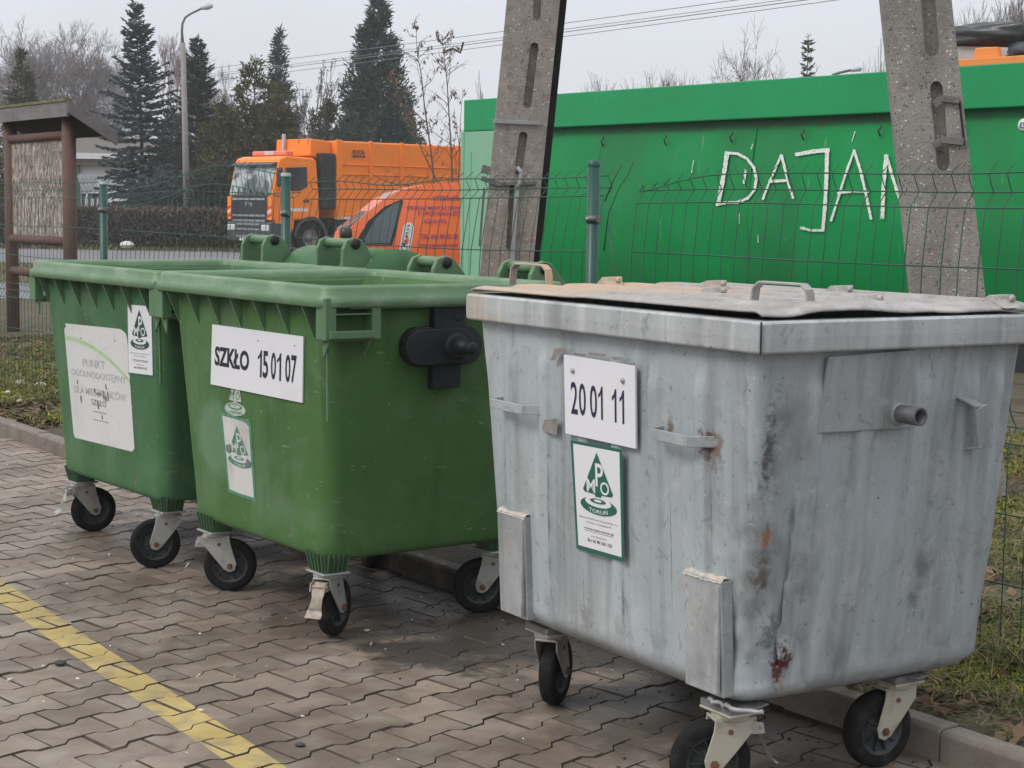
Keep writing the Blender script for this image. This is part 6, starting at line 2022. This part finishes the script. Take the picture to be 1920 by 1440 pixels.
for _ in range(1500):                                    # straw lying over the kerb
    w_, u_ = rng.uniform(3.60, 4.1), rng.uniform(2.8, 5.2)
    p = kw(w_, u_, terr_z(w_, u_) + .02)
    a = rng.uniform(0, 6.28); l = rng.uniform(.05, .16)
    d = Vector((cos(a), sin(a), rng.gauss(0, .18))) * l; s = Vector((-sin(a), cos(a), 0)) * .0016
    gb.add([p - s, p + s, p + d], [(0, 1, 2)])
for _ in range(9000):                                    # far strips beside the road
    x, y = rng.uniform(-18, -1), rng.choice((rng.uniform(30, 41), rng.uniform(54.5, 57.5)))
    p = Vector((x, y - .08 * x, 0.0))
    if in_view(p): blade(gb, p, rng.uniform(.06, .22), .010, .6)
for nm, mb_, mt in (('grass', gb, 'grass'), ('moss', ms, 'moss_blades'), ('leaf_litter', dl, 'dead_leaf')):
    o = mb_.build(nm, M[mt], recalc=False); tag(o, kind='stuff')
# bits of paper on the verge
def scrap(p, s, seed):
    r = random.Random(seed); mb = MB()
    n, m_ = 8, 5
    mb.grid(lambda u, v: Vector((s * cos(2 * pi * u / n) * sin(pi * v / (m_ - 1)) * (1 + .5 * noise.noise(Vector((u, v, seed)))), s * .8 * sin(2 * pi * u / n) * sin(pi * v / (m_ - 1)), s * .5 * cos(pi * v / (m_ - 1)) * (1 + .6 * noise.noise(Vector((v, u, seed)))))), list(range(n)), list(range(m_)), False, True)
    o = mb.build('paper_scrap', M['pale_litter']); o.location = p; o.rotation_euler = (0, 0, r.uniform(0, 6))
    return o
for i, (px, py, s, z, lb) in enumerate(((38, 717, .045, .10, 'large crumpled white paper on the verge at the left, behind the kerb'), (15, 735, .024, .09, 'small white scrap at the left edge of the verge'), (75, 722, .05, .10, 'grey white scrap beside the far green container'), (62, 748, .022, .09, 'tiny white scrap on the mossy verge near the kerb'), (37, 752, .03, .09, 'flat pale scrap on the verge above the yellow blob'))):
    tag(scrap(ground(px, py, z + .02), s, i + 3), lb, 'litter', 'pale scraps on the verge')
tag(scrap(at(238, 459, 55.5), .26, 11), 'white plastic bag lying by the hedge beyond the road', 'litter')
o = scrap(kw(4.25, 3.55, terr_z(4.25, 3.55) + .07), .03, 12); o.scale = (.6, .6, 2.6)
tag(o, 'pale stub standing in the grass beside the grey container', 'litter')
q = Mat('yellow_leaf', (.62, .40, .02), .6); q.vary(.1, 20); M['yellow_leaf'] = q.m
yp = ground(16, 812, .02)
mb = MB()
mb.grid(lambda u, v: Vector((.040 * cos(2 * pi * u / 12) * v / 4 * (1 + .2 * sin(u * 2.1)), .014 * (v / 4) ** 2, .034 * sin(2 * pi * u / 12) * v / 4)), list(range(12)), list(range(5)), True, True)
o = mb.build('fallen_leaf', M['yellow_leaf']); o.location = yp + Vector((0, -.03, .028)); o.rotation_euler = (-.25, 0, radians(-50))
sd_ = o.modifiers.new('thickness', 'SOLIDIFY'); sd_.thickness = .002
tag(o, 'bright yellow fallen leaf propped against the kerb at the left edge', 'leaf')
# crumbs and chips over the pavement
rng = random.Random(91)
chips, dirt = MB(), MB()
def pebble(mb, c, s):
    a = rng.uniform(0, 6.28)
    x, y = Vector((cos(a), sin(a), 0)) * s * rng.uniform(.7, 1.6), Vector((-sin(a), cos(a), 0)) * s
    z = Vector((0, 0, s * rng.uniform(.4, .9)))
    mb.add([c - x, c - y, c + x, c + y, c + z], [(0, 1, 4), (1, 2, 4), (2, 3, 4), (3, 0, 4)])
for _ in range(210):
    w_, u_ = rng.uniform(.4, 3.5), rng.uniform(3.5, 9.5)
    pebble(chips, kw(w_, u_, .001), abs(rng.gauss(.0028, .0018)) + .0008)
for _ in range(1300):
    w_, u_ = 3.5 - abs(rng.gauss(0, .30)), rng.uniform(3.0, 12)
    pebble(dirt, kw(w_, u_, .000), abs(rng.gauss(.0018, .0016)) + .0006)
for _ in range(500):
    w_, u_ = rng.gauss(3.3, .22), rng.gauss(5.0, 1.1)
    if w_ < 3.5: pebble(dirt, kw(w_, u_, .000), abs(rng.gauss(.0025, .0022)) + .0006)
tag(chips.build('pale_chips', M['pale_litter'], recalc=False), kind='stuff')
tag(dirt.build('crumbs_of_soil', simple('soil_crumbs', (.04, .032, .025), .95, var=.3, scale=40), recalc=False), kind='stuff')
M['stone_dark'] = simple('dark_stone', (.04, .045, .045), .7, var=.3, scale=60)
for px, py, s, lb in ((113, 1243, .020, 'dark grey stone lying on the pavers left of the yellow line'), (563, 1396, .014, 'small black chip on the pavers right of the yellow line')):
    mb = crumple((0, 0, 0), (s, s * .7, s * .45), px, 12, 8); o = mb.build('stone', M['stone_dark']); o.location = ground(px, py, s * .4)
    tag(o, lb, 'stone')
for px, py, l, lb in ((205, 1041, .020, 'white cigarette butt on the pavers between the two green containers'), (20, 1276, .020, 'crushed white butt on the pavers at the left edge'), (688, 1184, .017, 'white butt on the dark wet patch beside the front caster of the middle container'), (696, 1209, .022, 'tan stub on the pavers right of the front caster of the middle container'), (378, 1334, .016, 'pale butt on the yellow line near the bottom'), (943, 1211, .018, 'brown filter stub on the pavers left of the grey container')):
    mb = MB(); a = rng.uniform(0, 3.14); mb.tube([(-l / 2 * cos(a), -l / 2 * sin(a), .004), (l / 2 * cos(a), l / 2 * sin(a), .0045)], .004, 8)
    o = mb.build('cigarette_butt', M['pale_litter'] if 'tan' not in lb and 'brown' not in lb else M['brake']); o.location = ground(px, py, .001)
    tag(o, lb, 'cigarette butt', 'butts on the pavement')

# ------------------------------------------------------------------ damp winter air
hz = bpy.data.materials.new('damp_air'); hz.use_nodes = True
nt_ = hz.node_tree
nt_.nodes.remove(nt_.nodes['Principled BSDF'])
pv = nt_.nodes.new('ShaderNodeVolumePrincipled')
pv.inputs['Color'].default_value = (.93, .94, .97, 1)
pv.inputs['Density'].default_value = .0010
nt_.links.new(pv.outputs[0], nt_.nodes['Material Output'].inputs['Volume'])
mb = MB(); mb.box((0, 70, 8), (420, 260, 18.5))
o = mb.build('haze', hz); tag(o, kind='stuff')
SC.cycles.volume_bounces = 0
